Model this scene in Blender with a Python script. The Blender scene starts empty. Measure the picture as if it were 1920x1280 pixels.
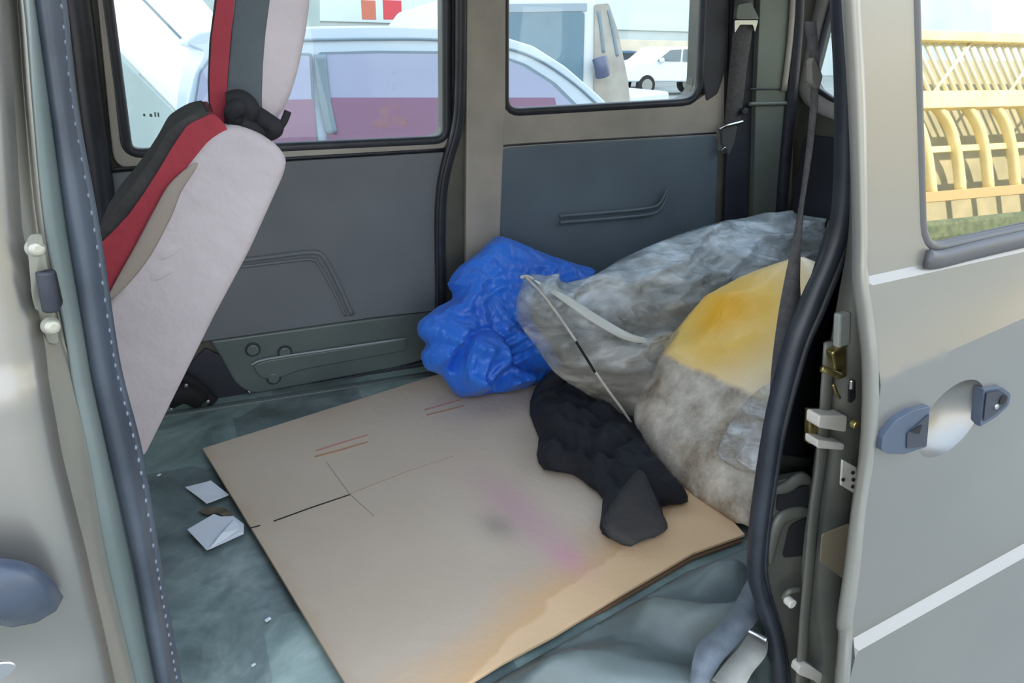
import bpy, bmesh, math, random
import numpy as np
from mathutils import Vector, Matrix, noise
from mathutils.geometry import tessellate_polygon, delaunay_2d_cdt

S = bpy.context.scene
COL = S.collection
random.seed(4)

# ------------------------------------------------------------------ camera
FL = 1400.0
def _norm(v): return v / np.linalg.norm(v)
_U = _norm(np.array([60, 3570, -1400.]))
_X = np.array([3390, 554, 1400.]); _X = _norm(_X - _U * _X.dot(_U))
_Y = np.array([0, 0, 1.]); _Y = _Y - _U * _Y.dot(_U); _Y = _norm(_Y - _X * _Y.dot(_X))
M = np.array([_X, _Y, _U])
CAM = np.array([0, 0, 1.452])
cd = bpy.data.cameras.new('camera'); cam = bpy.data.objects.new('camera', cd); COL.objects.link(cam)
cd.sensor_width = 36; cd.lens = FL / 1920 * 36; cd.clip_start = 0.02; cd.clip_end = 500
mw = Matrix.Identity(4)
for i in range(3):
    mw[i][0] = M[i][0]; mw[i][1] = M[i][1]; mw[i][2] = -M[i][2]; mw[i][3] = CAM[i]
cam.matrix_world = mw
S.camera = cam

# ------------------------------------------------------------------ light
S.view_settings.view_transform = 'Standard'; S.view_settings.look = 'None'
S.view_settings.gamma = 1.0; S.view_settings.use_curve_mapping = False
S.view_settings.exposure = 1.0
w = bpy.data.worlds.new('World'); S.world = w; w.use_nodes = True
nt = w.node_tree; bg = nt.nodes['Background']
tc = nt.nodes.new('ShaderNodeTexCoord'); sx = nt.nodes.new('ShaderNodeSeparateXYZ'); cr = nt.nodes.new('ShaderNodeValToRGB')
nt.links.new(tc.outputs['Generated'], sx.inputs[0]); nt.links.new(sx.outputs['Z'], cr.inputs[0]); nt.links.new(cr.outputs[0], bg.inputs[0])
cr.color_ramp.elements[0].position = 0.0; cr.color_ramp.elements[0].color = (1.0, 0.96, 0.9, 1)
cr.color_ramp.elements[1].position = 0.7; cr.color_ramp.elements[1].color = (0.62, 0.78, 1.0, 1)
bg.inputs[1].default_value = 1.75
sun = bpy.data.lights.new('sun', 'SUN'); sun.energy = 4.5; sun.angle = math.radians(1.0); sun.color = (1.0, 0.86, 0.62)
so = bpy.data.objects.new('sun', sun); COL.objects.link(so)
_d = Vector((-0.25, -1.0, -0.62)); so.rotation_euler = _d.to_track_quat('-Z', 'Y').to_euler()

# ------------------------------------------------------------------ picture rays onto real planes
FZ = 0.62                       # height of the van floor above the ground
def ray(px, py): return M @ np.array([px - 960, 640 - py, FL])
def onY(px, py, Y): d = ray(px, py); return Vector(CAM + d * (Y / d[1]))
def onZ(px, py, Z): d = ray(px, py); return Vector(CAM + d * ((Z - CAM[2]) / d[2]))
def onX(px, py, X): d = ray(px, py); return Vector(CAM + d * (X / d[0]))
WY, WK = 1.86, 0.06
def onW(px, py, off=0.0):       # far side wall of the van, leaning in slightly
    d = ray(px, py); t = (WY - off - WK * (CAM[2] - FZ)) / (d[1] + WK * d[2]); return Vector(CAM + d * t)
def onP(px, py, p0, n):
    d = Vector(ray(px, py)); c = Vector(CAM); return c + d * ((p0 - c).dot(n) / d.dot(n))

# ------------------------------------------------------------------ helpers
def srgb(r, g, b):
    f = lambda c: ((c / 255 + 0.055) / 1.055) ** 2.4 if c > 10 else c / 255 / 12.92
    return (f(r), f(g), f(b), 1)
MATS = {}
def crumpled(t, vec, scale, strength):
    """faceted creases of crumpled film or cloth"""
    N, L = t.nodes, t.links
    d = N.new('ShaderNodeTexNoise'); d.inputs['Scale'].default_value = scale * .4; d.inputs['Detail'].default_value = 3; L.new(vec, d.inputs['Vector'])
    mx = N.new('ShaderNodeMix'); mx.data_type = 'VECTOR'; mx.inputs[0].default_value = .12; L.new(vec, mx.inputs[4]); L.new(d.outputs['Color'], mx.inputs[5])
    v = N.new('ShaderNodeTexVoronoi'); v.feature = 'F1'; v.inputs['Scale'].default_value = scale; v.inputs['Detail'].default_value = 2.0; v.inputs['Roughness'].default_value = .45; L.new(mx.outputs[1], v.inputs['Vector'])
    b = N.new('ShaderNodeBump'); b.inputs['Strength'].default_value = strength; b.inputs['Distance'].default_value = 0.02; L.new(v.outputs['Distance'], b.inputs['Height'])
    return b.outputs[0]
def mat(name, c1, c2=None, scale=6.0, rough=0.6, metal=0.0, bump=0.0, bscale=None, coat=0.0, spec=0.5, trans=0.0, alpha=1.0, detail=6, stretch=(1, 1, 1), lo=0.35, hi=0.65, sheen=0.0, crumple=0.0, cscale=12):
    if name in MATS: return MATS[name]
    m = bpy.data.materials.new(name); m.use_nodes = True; t = m.node_tree; L = t.links
    b = t.nodes['Principled BSDF']
    b.inputs['Base Color'].default_value = c1; b.inputs['Roughness'].default_value = rough; b.inputs['Metallic'].default_value = metal
    b.inputs['Coat Weight'].default_value = coat; b.inputs['Coat Roughness'].default_value = 0.12
    b.inputs['Specular IOR Level'].default_value = spec; b.inputs['Transmission Weight'].default_value = trans; b.inputs['Alpha'].default_value = alpha
    b.inputs['Sheen Weight'].default_value = sheen
    geo = t.nodes.new('ShaderNodeNewGeometry'); mp = t.nodes.new('ShaderNodeMapping'); mp.inputs['Scale'].default_value = stretch
    L.new(geo.outputs['Position'], mp.inputs['Vector'])
    if c2 is not None:
        n = t.nodes.new('ShaderNodeTexNoise'); n.inputs['Scale'].default_value = scale; n.inputs['Detail'].default_value = detail
        L.new(mp.outputs[0], n.inputs['Vector'])
        r = t.nodes.new('ShaderNodeValToRGB'); r.color_ramp.elements[0].position = lo; r.color_ramp.elements[1].position = hi
        r.color_ramp.elements[0].color = c1; r.color_ramp.elements[1].color = c2
        L.new(n.outputs['Fac'], r.inputs[0]); L.new(r.outputs[0], b.inputs['Base Color'])
    if bump:
        n2 = t.nodes.new('ShaderNodeTexNoise'); n2.inputs['Scale'].default_value = bscale or 60; n2.inputs['Detail'].default_value = 4
        L.new(mp.outputs[0], n2.inputs['Vector'])
        bp = t.nodes.new('ShaderNodeBump'); bp.inputs['Strength'].default_value = bump; bp.inputs['Distance'].default_value = 0.01
        L.new(n2.outputs['Fac'], bp.inputs['Height']); L.new(bp.outputs[0], b.inputs['Normal'])
        if crumple: L.new(crumpled(t, mp.outputs[0], cscale, crumple), bp.inputs['Normal'])
    MATS[name] = m
    return m
def glass(name, tint, gloss, rough=0.0):
    m = bpy.data.materials.new(name); m.use_nodes = True; t = m.node_tree; t.nodes.clear()
    o = t.nodes.new('ShaderNodeOutputMaterial'); mx = t.nodes.new('ShaderNodeMixShader'); tr = t.nodes.new('ShaderNodeBsdfTransparent'); gl = t.nodes.new('ShaderNodeBsdfGlossy')
    tr.inputs[0].default_value = tint; gl.inputs['Roughness'].default_value = rough; mx.inputs[0].default_value = gloss
    t.links.new(tr.outputs[0], mx.inputs[1]); t.links.new(gl.outputs[0], mx.inputs[2]); t.links.new(mx.outputs[0], o.inputs[0])
    return m

def link(name, me, m, parent=None, smooth=False):
    o = bpy.data.objects.new(name, me); COL.objects.link(o)
    if m is not None: me.materials.append(m)
    if smooth:
        for p in me.polygons: p.use_smooth = True
    if parent is not None: o.parent = parent
    return o
def tag(o, label=None, cat=None, group=None, kind=None):
    if label: o['label'] = label
    if cat: o['category'] = cat
    if group: o['group'] = group
    if kind: o['kind'] = kind
    return o
def root(name, label=None, cat=None, group=None, kind=None, loc=None):
    o = bpy.data.objects.new(name, None); COL.objects.link(o)
    return tag(o, label, cat, group, kind)
def bevel(o, wd=0.004, seg=2, ang=35):
    md = o.modifiers.new('bev', 'BEVEL'); md.width = wd; md.segments = seg; md.limit_method = 'ANGLE'; md.angle_limit = math.radians(ang)
    md.harden_normals = False
    return o
def roundp(pts, r, n=5):
    """round the corners of a closed 3-D polygon; r one radius or a list"""
    out = []; N = len(pts)
    for i in range(N):
        ri = r[i] if isinstance(r, (list, tuple)) else r
        p, a, b = pts[i], pts[i - 1], pts[(i + 1) % N]
        if ri <= 0: out.append(p); continue
        da, db = (a - p), (b - p); k = min(ri, da.length * .45, db.length * .45)
        s, e = p + da.normalized() * k, p + db.normalized() * k
        for j in range(n + 1):
            t = j / n; out.append(s * (1 - t) ** 2 + p * 2 * t * (1 - t) + e * t * t)
    return out
def catmull(P, n=6, closed=False):
    out = []; N = len(P)
    for i in range(N if closed else N - 1):
        if closed: a, b, c, d = P[i - 1], P[i], P[(i + 1) % N], P[(i + 2) % N]
        else: a, b, c, d = P[max(i - 1, 0)], P[i], P[i + 1], P[min(i + 2, N - 1)]
        for j in range(n):
            t = j / n
            out.append(0.5 * ((2 * b) + (c - a) * t + (2 * a - 5 * b + 4 * c - d) * t * t + (3 * b - a - 3 * c + d) * t ** 3))
    if not closed: out.append(P[-1].copy())
    return out
def plate(name, outer, dirv, m, parent=None, holes=(), bev=0.003, seg=2):
    """polygon (with holes) extruded along the vector dirv"""
    loops = [outer] + list(holes); tris = tessellate_polygon(loops)
    flat = [p for l in loops for p in l]; n = len(flat)
    vs = [p[:] for p in flat] + [(p + dirv)[:] for p in flat]
    fs = [tuple(t) for t in tris] + [tuple(i + n for i in reversed(t)) for t in tris]
    k = 0
    for l in loops:
        for i in range(len(l)):
            a, b = k + i, k + (i + 1) % len(l); fs.append((a, b, b + n, a + n))
        k += len(l)
    me = bpy.data.meshes.new(name); me.from_pydata(vs, [], fs)
    bm = bmesh.new(); bm.from_mesh(me)
    bmesh.ops.recalc_face_normals(bm, faces=bm.faces)
    bmesh.ops.dissolve_limit(bm, angle_limit=0.01, verts=bm.verts, edges=bm.edges)
    bm.to_mesh(me); bm.free()
    o = link(name, me, m, parent)
    if bev: bevel(o, bev, seg)
    return o
def box(name, c, s, m, parent=None, bev=0.004, rot=None):
    bm = bmesh.new(); bmesh.ops.create_cube(bm, size=1)
    for v in bm.verts: v.co = Vector((v.co.x * s[0], v.co.y * s[1], v.co.z * s[2]))
    if rot is not None: bmesh.ops.rotate(bm, cent=(0, 0, 0), matrix=rot, verts=bm.verts)
    bmesh.ops.translate(bm, vec=c, verts=bm.verts)
    me = bpy.data.meshes.new(name); bm.to_mesh(me); bm.free()
    o = link(name, me, m, parent)
    if bev: bevel(o, bev, 2)
    return o
def cyl(name, c, axis, r, h, m, parent=None, r2=None, seg=24, bev=0.0015):
    bm = bmesh.new(); bmesh.ops.create_cone(bm, cap_ends=True, segments=seg, radius1=r, radius2=r if r2 is None else r2, depth=h)
    q = Vector((0, 0, 1)).rotation_difference(Vector(axis)); bmesh.ops.rotate(bm, cent=(0, 0, 0), matrix=q.to_matrix(), verts=bm.verts)
    bmesh.ops.translate(bm, vec=c, verts=bm.verts)
    me = bpy.data.meshes.new(name); bm.to_mesh(me); bm.free()
    o = link(name, me, m, parent)
    if bev: bevel(o, bev, 2)
    return o
def tube(name, pts, ra, m, parent=None, rb=None, nrm=None, seg=10, closed=False, sub=6, taper=False):
    """sweep an ellipse (ra across, rb along nrm) through pts"""
    P = catmull(pts, sub, closed) if sub > 1 else pts
    rb = rb or ra; vs = []; fs = []; N = len(P)
    for i, p in enumerate(P):
        a = P[i - 1] if (i or closed) else p; b = P[(i + 1) % N] if (i < N - 1 or closed) else p
        t = (b - a).normalized(); nn = (nrm if nrm is not None else Vector((0, -1, 0.01)))
        nn = (nn - t * nn.dot(t)).normalized(); sd = t.cross(nn)
        tf = max(0.08, math.sin(math.pi * i / max(1, N - 1)) ** .6) if taper else 1
        for k in range(seg):
            an = 2 * math.pi * k / seg; vs.append((p + sd * math.cos(an) * ra * tf + nn * math.sin(an) * rb * tf)[:])
    R = N if closed else N - 1
    for i in range(R):
        for k in range(seg):
            j = (i + 1) % N; fs.append((i * seg + k, i * seg + (k + 1) % seg, j * seg + (k + 1) % seg, j * seg + k))
    if not closed: fs.append(tuple(range(seg))[::-1]); fs.append(tuple((N - 1) * seg + k for k in range(seg)))
    me = bpy.data.meshes.new(name); me.from_pydata(vs, [], fs); me.update()
    return link(name, me, m, parent, smooth=True)
def loft(name, lines, m, parent=None, thick=0.004, sub=5, across=1, smooth=True):
    """surface through several polylines of equal point count"""
    L = [catmull(l, sub) for l in lines]
    if across > 1:
        L2 = [catmull([L[j][i] for j in range(len(L))], across) for i in range(len(L[0]))]
        L = [[L2[i][j] for i in range(len(L2))] for j in range(len(L2[0]))]
    n = len(L[0]); vs = [p[:] for l in L for p in l]; fs = []
    for j in range(len(L) - 1):
        for i in range(n - 1): fs.append((j * n + i, j * n + i + 1, (j + 1) * n + i + 1, (j + 1) * n + i))
    me = bpy.data.meshes.new(name); me.from_pydata(vs, [], fs); me.update()
    o = link(name, me, m, parent, smooth=smooth)
    if thick:
        md = o.modifiers.new('sol', 'SOLIDIFY'); md.thickness = thick; md.offset = 0
    return o
def V(*a): return Vector(a)
def pin(pt, poly):
    x, y = pt; c = False; n = len(poly)
    for i in range(n):
        x1, y1 = poly[i]; x2, y2 = poly[i - 1]
        if (y1 > y) != (y2 > y) and x < (x2 - x1) * (y - y1) / (y2 - y1) + x1: c = not c
    return c
def segdist(P, poly):
    P = np.asarray(P)[:, None, :]; A = np.asarray(poly); B = np.roll(A, -1, 0); AB = B - A
    t = ((P - A) * AB).sum(-1) / np.maximum((AB ** 2).sum(-1), 1e-12); t = np.clip(t, 0, 1)
    return np.sqrt((((P - A) - t[..., None] * AB) ** 2).sum(-1)).min(1)
def trimesh(outer, holes, step, extra=None, lines=()):
    """triangulate a 2-D region with inner grid points; returns verts, tris"""
    xs = [p[0] for p in outer]; ys = [p[1] for p in outer]; inner = []
    x = min(xs) + step * .5; row = 0
    while x < max(xs):
        y = min(ys) + step * (.5 if row % 2 else .25)
        while y < max(ys):
            if pin((x, y), outer) and not any(pin((x, y), h) for h in holes): inner.append((x, y))
            y += step
        x += step * .87; row += 1
    allp = [outer] + list(holes)
    inner = np.array(inner)
    for l in allp:
        inner = inner[segdist(inner, l) > step * .45]
    vs = [Vector(p) for l in allp for p in l] + [Vector(p) for p in inner]
    if extra is not None and len(extra):
        ex = np.array([e for e in extra if pin(e, outer) and not any(pin(e, h) for h in holes)])
        for l in allp: ex = ex[segdist(ex, l) > step * .3]
        dm = np.sqrt(((inner[:, None, :] - ex[None]) ** 2).sum(-1)).min(1); inner = inner[dm > step * .45]
        vs = vs[:len(vs) - (len(vs) - sum(len(l) for l in allp))] + [Vector(p) for p in inner] + [Vector(p) for p in ex]
    faces = []; edges = []; k = 0
    for l in allp:
        edges += [(k + i, k + (i + 1) % len(l)) for i in range(len(l))]; k += len(l)
    if lines:
        lp_ = np.array([q for l, c_ in lines for q in l]); n0 = k
        gd = np.array([tuple(v) for v in vs[k:]]); dm = np.concatenate([np.sqrt(((gd[i:i + 500, None, :] - lp_[None]) ** 2).sum(-1)).min(1) for i in range(0, len(gd), 500)])
        vs = vs[:k] + [v for v, q in zip(vs[k:], dm) if q > 0.0035]
        for l, c_ in lines:
            b0 = len(vs); vs += [Vector(q) for q in l]; edges += [(b0 + i, b0 + i + 1) for i in range(len(l) - 1)]
            if c_: edges.append((b0 + len(l) - 1, b0))
    r = delaunay_2d_cdt(vs, edges, [], 0, 1e-6)
    V2, F = r[0], r[2]; F2 = []
    for f in F:
        c = ((V2[f[0]] + V2[f[1]] + V2[f[2]]) / 3)
        if pin(c, outer) and not any(pin(c, h) for h in holes): F2.append(tuple(f))
    return V2, F2
def resample(P, step):
    out = []; n = len(P)
    for i in range(n):
        a, b = Vector(P[i]), Vector(P[(i + 1) % n]); k = max(1, int((b - a).length / step))
        for j in range(k): out.append(tuple(a + (b - a) * j / k))
    return out
def ridged(p, s, oct=3, seed=0.0, warp=0.5):
    q = Vector((p[0] * s + seed, p[1] * s - seed, p[2] * s + seed * .5)); q += Vector(noise.noise_vector(q * 0.6)) * warp
    r = 0; a = 1; tot = 0
    for _ in range(oct):
        r += a * (1 - abs(noise.noise(q)) * 2.2); tot += a; a *= .5; q = q * 2.07 + Vector((3.1, 1.7, 9.2))
    return r / tot
def billow(p, s, oct=3, seed=0.0, warp=0.6):
    q = Vector((p[0] * s + seed, p[1] * s - seed, p[2] * s + seed * .5)); q += Vector(noise.noise_vector(q * 0.7)) * warp
    r = 0; a = 1; tot = 0
    for _ in range(oct):
        r += a * min(1, abs(noise.noise(q)) * 3.0); tot += a; a *= .45; q = q * 2.2 + Vector((5.1, 2.7, 4.2))
    return r / tot
def inflate(name, outline, p0, n, up, m, parent=None, H=0.06, Hb=0.05, R=0.08, step=0.014, fold=None, zmin=None, smooth_out=4, ymax=None, lat=0.0, xmax=None):
    """cushion-like closed body whose silhouette follows the outline, lying on the plane (p0, n)"""
    n = n.normalized(); u = up.cross(n).normalized(); v = n.cross(u)
    pts = [onP(px, py, p0, n) for px, py in outline]
    pts = catmull(pts, smooth_out, True)
    o2 = [((p - p0).dot(u), (p - p0).dot(v)) for p in pts]; o2 = resample(o2, step)
    V2, F = trimesh(o2, [], step)
    A = np.array([(q[0], q[1]) for q in V2]); d = segdist(A, o2); d[d < 1e-5] = 0
    t = np.clip(d / R, 0, 1); h = np.sqrt(np.clip(1 - (1 - t) ** 2, 0, 1))
    vs = []; N = len(V2)
    for side in (1, -1):
        for i in range(N):
            base = p0 + u * A[i, 0] + v * A[i, 1]
            if side == 1:
                f = fold(base) if fold else 0
                k = min(1, d[i] / 0.03)
                q = base + n * (H * h[i] + f * k)
                if lat: q += u * lat * k * noise.noise(base * 14) + v * lat * k * noise.noise(base * 14 + Vector((7, 7, 7)))
            else: q = base - n * Hb * h[i]
            if xmax is not None and q.x > xmax: q.x = xmax - 0.001 * (side == 1)
            if zmin is not None and q.z < zmin: q.z = zmin + 0.0006 * side
            if ymax is not None:
                yl = WY - WK * (q.z - FZ) - ymax
                if q.y > yl: q.y = yl - (0.0 if side == -1 else 0.002)
            vs.append(q[:])
    bd = set(np.nonzero(d == 0)[0].tolist())
    ix = lambda i: i if i in bd else i + N
    fs = list(F) + [tuple(ix(i) for i in reversed(f)) for f in F]
    me = bpy.data.meshes.new(name); me.from_pydata(vs, [], fs)
    bm = bmesh.new(); bm.from_mesh(me); bmesh.ops.delete(bm, geom=[v_ for v_ in bm.verts if not v_.link_faces], context='VERTS')
    bmesh.ops.recalc_face_normals(bm, faces=bm.faces); bm.to_mesh(me); bm.free()
    return link(name, me, m, parent, smooth=True)

# ------------------------------------------------------------------ materials
PAINT_IN = mat('interior beige paint', srgb(172, 166, 156), srgb(156, 152, 144), scale=9, rough=0.45, metal=0.1, coat=0.2)
PAINT_DK = mat('door jamb paint', srgb(108, 107, 97), srgb(88, 89, 82), scale=7, rough=0.5, metal=0.2, coat=0.15)
PAINT_OUT = mat('champagne body paint', srgb(145, 143, 138), srgb(140, 138, 133), scale=3, rough=0.36, metal=0.65, coat=0.3)
PAINT_GRN = mat('grey green inner paint', srgb(112, 120, 112), srgb(98, 106, 100), scale=5, rough=0.5, metal=0.1)
VINYL = mat('blue grey trim vinyl', srgb(98, 112, 122), srgb(88, 100, 110), scale=4, rough=0.5, bump=0.15, bscale=350)
VINYL2 = mat('grey trim vinyl', srgb(112, 118, 124), srgb(100, 106, 112), scale=3, rough=0.5, bump=0.15, bscale=350)
LOWER = mat('grey green lower panel', srgb(104, 116, 114), srgb(90, 101, 100), scale=5, rough=0.4, metal=0.15)
RUBBER = mat('black rubber', srgb(34, 38, 45), srgb(46, 50, 58), scale=20, rough=0.42)
RUBBER_G = mat('grey rubber trim', srgb(76, 84, 94), srgb(58, 64, 74), scale=14, rough=0.4)
DARK = mat('dark trim plastic', srgb(52, 56, 66), srgb(42, 45, 54), scale=6, rough=0.55)
PLAST = mat('blue grey handle plastic', srgb(74, 84, 100), srgb(64, 72, 86), scale=12, rough=0.35)
BLACKH = mat('black hollow', srgb(18, 19, 22), rough=0.8)
STEEL = mat('bright steel', srgb(200, 200, 200), rough=0.25, metal=1.0)
BRASS = mat('zinc yellow plated steel', srgb(196, 180, 120), srgb(150, 132, 84), scale=60, rough=0.3, metal=0.9)
NYLON = mat('pale nylon block', srgb(205, 200, 190), srgb(188, 183, 172), scale=30, rough=0.45)
WEB = mat('grey belt webbing', srgb(86, 84, 84), srgb(70, 69, 72), scale=120, rough=0.75, bump=0.4, bscale=700)
WEB_L = mat('pale grey strap webbing', srgb(128, 136, 144), srgb(110, 117, 124), scale=40, rough=0.6, bump=0.3, bscale=700)
BEIGE = mat('mauve beige seat cloth', srgb(186, 176, 178), srgb(172, 162, 165), scale=5, rough=0.9, bump=0.35, bscale=45, sheen=0.2)
RED = mat('red seat cloth', srgb(156, 48, 60), srgb(138, 40, 52), scale=8, rough=0.8, bump=0.3, bscale=60)
BLK = mat('charcoal seat cloth', srgb(48, 48, 46), srgb(60, 60, 58), scale=20, rough=0.85, bump=0.3, bscale=90)
GRY = mat('slate seat cloth', srgb(84, 92, 96), srgb(70, 78, 82), scale=8, rough=0.85, bump=0.3, bscale=60)
ELAS = mat('black elastic', srgb(22, 22, 27), rough=0.8)
PAPER = mat('white paper', srgb(226, 230, 238), rough=0.7)
WHITEP = mat('white car paint', srgb(228, 236, 242), rough=0.3, coat=0.5)
GLASS_FAR = glass('far side glass', (0.93, 0.95, 0.94, 1), 0.06)
GLASS_NEAR = glass('film coated glass', (0.30, 0.34, 0.33, 1), 0.70, 0.01)

# =================================================================== GROUND AND LIGHT-SHADING BUILDINGS
gm = mat('concrete ground', srgb(150, 152, 146), srgb(134, 136, 132), scale=0.7, rough=0.85)
g = box('ground', V(10, 0, -0.1), (160, 160, 0.2), gm, bev=0); tag(g, kind='structure')

# =================================================================== VAN SHELL
XF, XR, YN = -1.55, 1.78, 0.62        # front end, rear end, near inner wall
# floor with ribs
fm = bpy.data.materials.new('worn green vinyl floor'); fm.use_nodes = True
def floor_nodes(t):
    N, L = t.nodes, t.links; b = N['Principled BSDF']; geo = N.new('ShaderNodeNewGeometry')
    n1 = N.new('ShaderNodeTexNoise'); n1.inputs['Scale'].default_value = 5.5; n1.inputs['Detail'].default_value = 8; n1.inputs['Roughness'].default_value = 0.6
    n1.inputs['Distortion'].default_value = 0.6
    L.new(geo.outputs['Position'], n1.inputs['Vector'])
    r = N.new('ShaderNodeValToRGB'); e = r.color_ramp.elements
    e[0].position = 0.33; e[0].color = srgb(100, 115, 112); e[1].position = 0.68; e[1].color = srgb(180, 197, 190)
    x = e.new(0.5); x.color = srgb(136, 156, 152)
    L.new(n1.outputs['Fac'], r.inputs[0])
    n2 = N.new('ShaderNodeTexVoronoi'); n2.inputs['Scale'].default_value = 4.0; n2.distance = 'CHEBYCHEV'; L.new(geo.outputs['Position'], n2.inputs['Vector'])
    r2 = N.new('ShaderNodeValToRGB'); r2.color_ramp.elements[0].position = 0.55; r2.color_ramp.elements[0].color = (0.62, 0.58, 0.62, 1); r2.color_ramp.elements[1].position = 0.6; r2.color_ramp.elements[1].color = (1, 1, 1, 1)
    sp = N.new('ShaderNodeSeparateColor'); L.new(n2.outputs['Color'], sp.inputs[0]); L.new(sp.outputs[0], r2.inputs[0])
    mx = N.new('ShaderNodeMix'); mx.data_type = 'RGBA'; mx.blend_type = 'MULTIPLY'; mx.inputs[0].default_value = 0.8
    L.new(r.outputs[0], mx.inputs[6]); L.new(r2.outputs[0], mx.inputs[7]); L.new(mx.outputs[2], b.inputs['Base Color'])
    b.inputs['Roughness'].default_value = 0.38
    bp = N.new('ShaderNodeBump'); bp.inputs['Strength'].default_value = 0.25; bp.inputs['Distance'].default_value = 0.01
    n3 = N.new('ShaderNodeTexNoise'); n3.inputs['Scale'].default_value = 30; L.new(geo.outputs['Position'], n3.inputs['Vector']); L.new(n3.outputs['Fac'], bp.inputs['Height']); L.new(bp.outputs[0], b.inputs['Normal'])
floor_nodes(fm.node_tree)
fl = box('floor', V((XF + XR) / 2, (0.625 + 1.86) / 2, FZ - 0.03), (XR - XF, 1.235, 0.06), fm, bev=0.004); tag(fl, kind='structure')
# low raised rib of the floor along the far wall, and the pale seam before the wheel well
tube('floor_seam', [V(-0.5, 1.80, FZ), V(0.1, 1.795, FZ + 0.001), V(0.6, 1.795, FZ)], 0.012, LOWER, fl, rb=0.006, nrm=V(0, 0, 1), sub=3)
sill = box('door_sill', V(0.27, 0.56, FZ - 0.04), (0.72, 0.13, 0.05), PAINT_DK, fl)

roofm = mat('roof lining', srgb(170, 172, 170), rough=0.9)
ce = box('ceiling', V((XF + XR) / 2, 1.17, FZ + 1.27), (XR - XF + .1, 1.34, 0.05), roofm, bev=0.01); tag(ce, kind='structure')

NB = V(0, -1, -WK).normalized()      # towards the van's inside, normal of the far wall
IN = NB
# ---- far wall body sheet with the two window openings
w1 = [onW(178, -60), onW(205, 130), onW(232, 283), onW(300, 287), onW(835, 258), onW(837, -60)]
w1o = [onW(130, -560), onW(240, 286), onW(834, 260), onW(832, -400)]
w2o = [onW(946, -450), onW(946, 208), onW(1306, 188), onW(1330, -380)]
w1o = roundp(w1o, [0.03, 0.03, 0.035, 0.03]); w2o = roundp(w2o, [0.03, 0.04, 0.06, 0.03])
def wpt(x, z, off=0): return Vector((x, WY - WK * (z - FZ) - off, z))
outer = [wpt(XF, FZ), wpt(XR, FZ), wpt(XR, FZ + 1.26), wpt(XF, FZ + 1.26)]
back = [p - NB * 0.004 for p in outer]
wf = plate('wall_far', [p - NB * 0.05 for p in outer], NB * 0.046, PAINT_DK, None, holes=[[p - NB * 0.05 for p in w1o], [p - NB * 0.05 for p in w2o]], bev=0)
tag(wf, kind='structure')
# central pillar, its side seal; beam under the rear window; rear pillars
pil = plate('centre_pillar', roundp([onW(868, 900), onW(872, -500), onW(944, -500), onW(944, 180), onW(938, 300), onW(932, 470), onW(940, 900)], 0.008), NB * 0.018, PAINT_IN, wf, bev=0.006)
beam = plate('belt_beam', roundp([onW(905, 262), onW(925, 195), onW(960, 215), onW(1300, 194), onW(1348, 160), onW(1352, 268), onW(1100, 262)][:0] or
        [onW(930, 300), onW(934, 190), onW(946, 160), onW(950, 196), onW(972, 214), onW(1290, 195), onW(1325, 170), onW(1330, 110), onW(1352, 110), onW(1352, 280)], 0.004), NB * 0.014, PAINT_IN, wf, bev=0.004)
panel2 = [onW(928, 760), onW(930, 276), onW(1000, 270), onW(1342, 250), onW(1322, 760)]
qp = plate('quarter_panel', roundp(panel2, [0.01, 0.03, 0.0, 0.03, 0.01]), NB * 0.016, VINYL, wf, bev=0.006, seg=3)
tube('panel_gap', [onW(928, 560, .012), onW(929, 290, .012), onW(938, 276, .012), onW(1000, 269, .012), onW(1342, 249, .012)], 0.0035, RUBBER, wf, sub=3)
# embossed double line on the quarter panel
for dy in (0, 12):
    tube('embossed_ridge', [onW(1050, 405 + dy, .032), onW(1150, 397 + dy, .032), onW(1215, 390 + dy, .032), onW(1238, 380 + dy, .032), onW(1252, 352 + dy, .032)][:5], 0.0045, VINYL, qp, rb=0.004, nrm=NB)
# ---- windows
def window(name, hole, gw, gm_, dep=0.022):
    r = root(name); tag(r, kind='structure')
    P = [p - NB * 0.012 for p in hole]
    c = sum(P, Vector()) / len(P)
    tube('rubber_gasket', [p + (c - p).normalized() * -0.004 + NB * 0.02 for p in P], gw, RUBBER, r, rb=0.010, nrm=NB, closed=True, sub=1, seg=10)
    g_ = plate('pane', [p - NB * 0.008 for p in P], NB * 0.004, gm_, r, bev=0)
    return r
win1 = window('window_1', w1o, 0.013, GLASS_FAR)
win2 = window('window_2', w2o, 0.011, GLASS_FAR)
# small etched mark on the left pane
etch = mat('dark etched print', srgb(96, 118, 116), rough=0.6)
for i, (a, b, c_, d_) in enumerate([(268, 213, 4, 5), (280, 213, 5, 6), (289, 210, 3, 9), (295, 211, 3, 8)]):
    pp = [onW(a, b, -.012), onW(a + c_, b, -.012), onW(a + c_ + 1, b + d_, -.012), onW(a + 1, b + d_, -.012)]
    plate('etched_mark', pp, NB * 0.001, etch, win1, bev=0)

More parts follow.
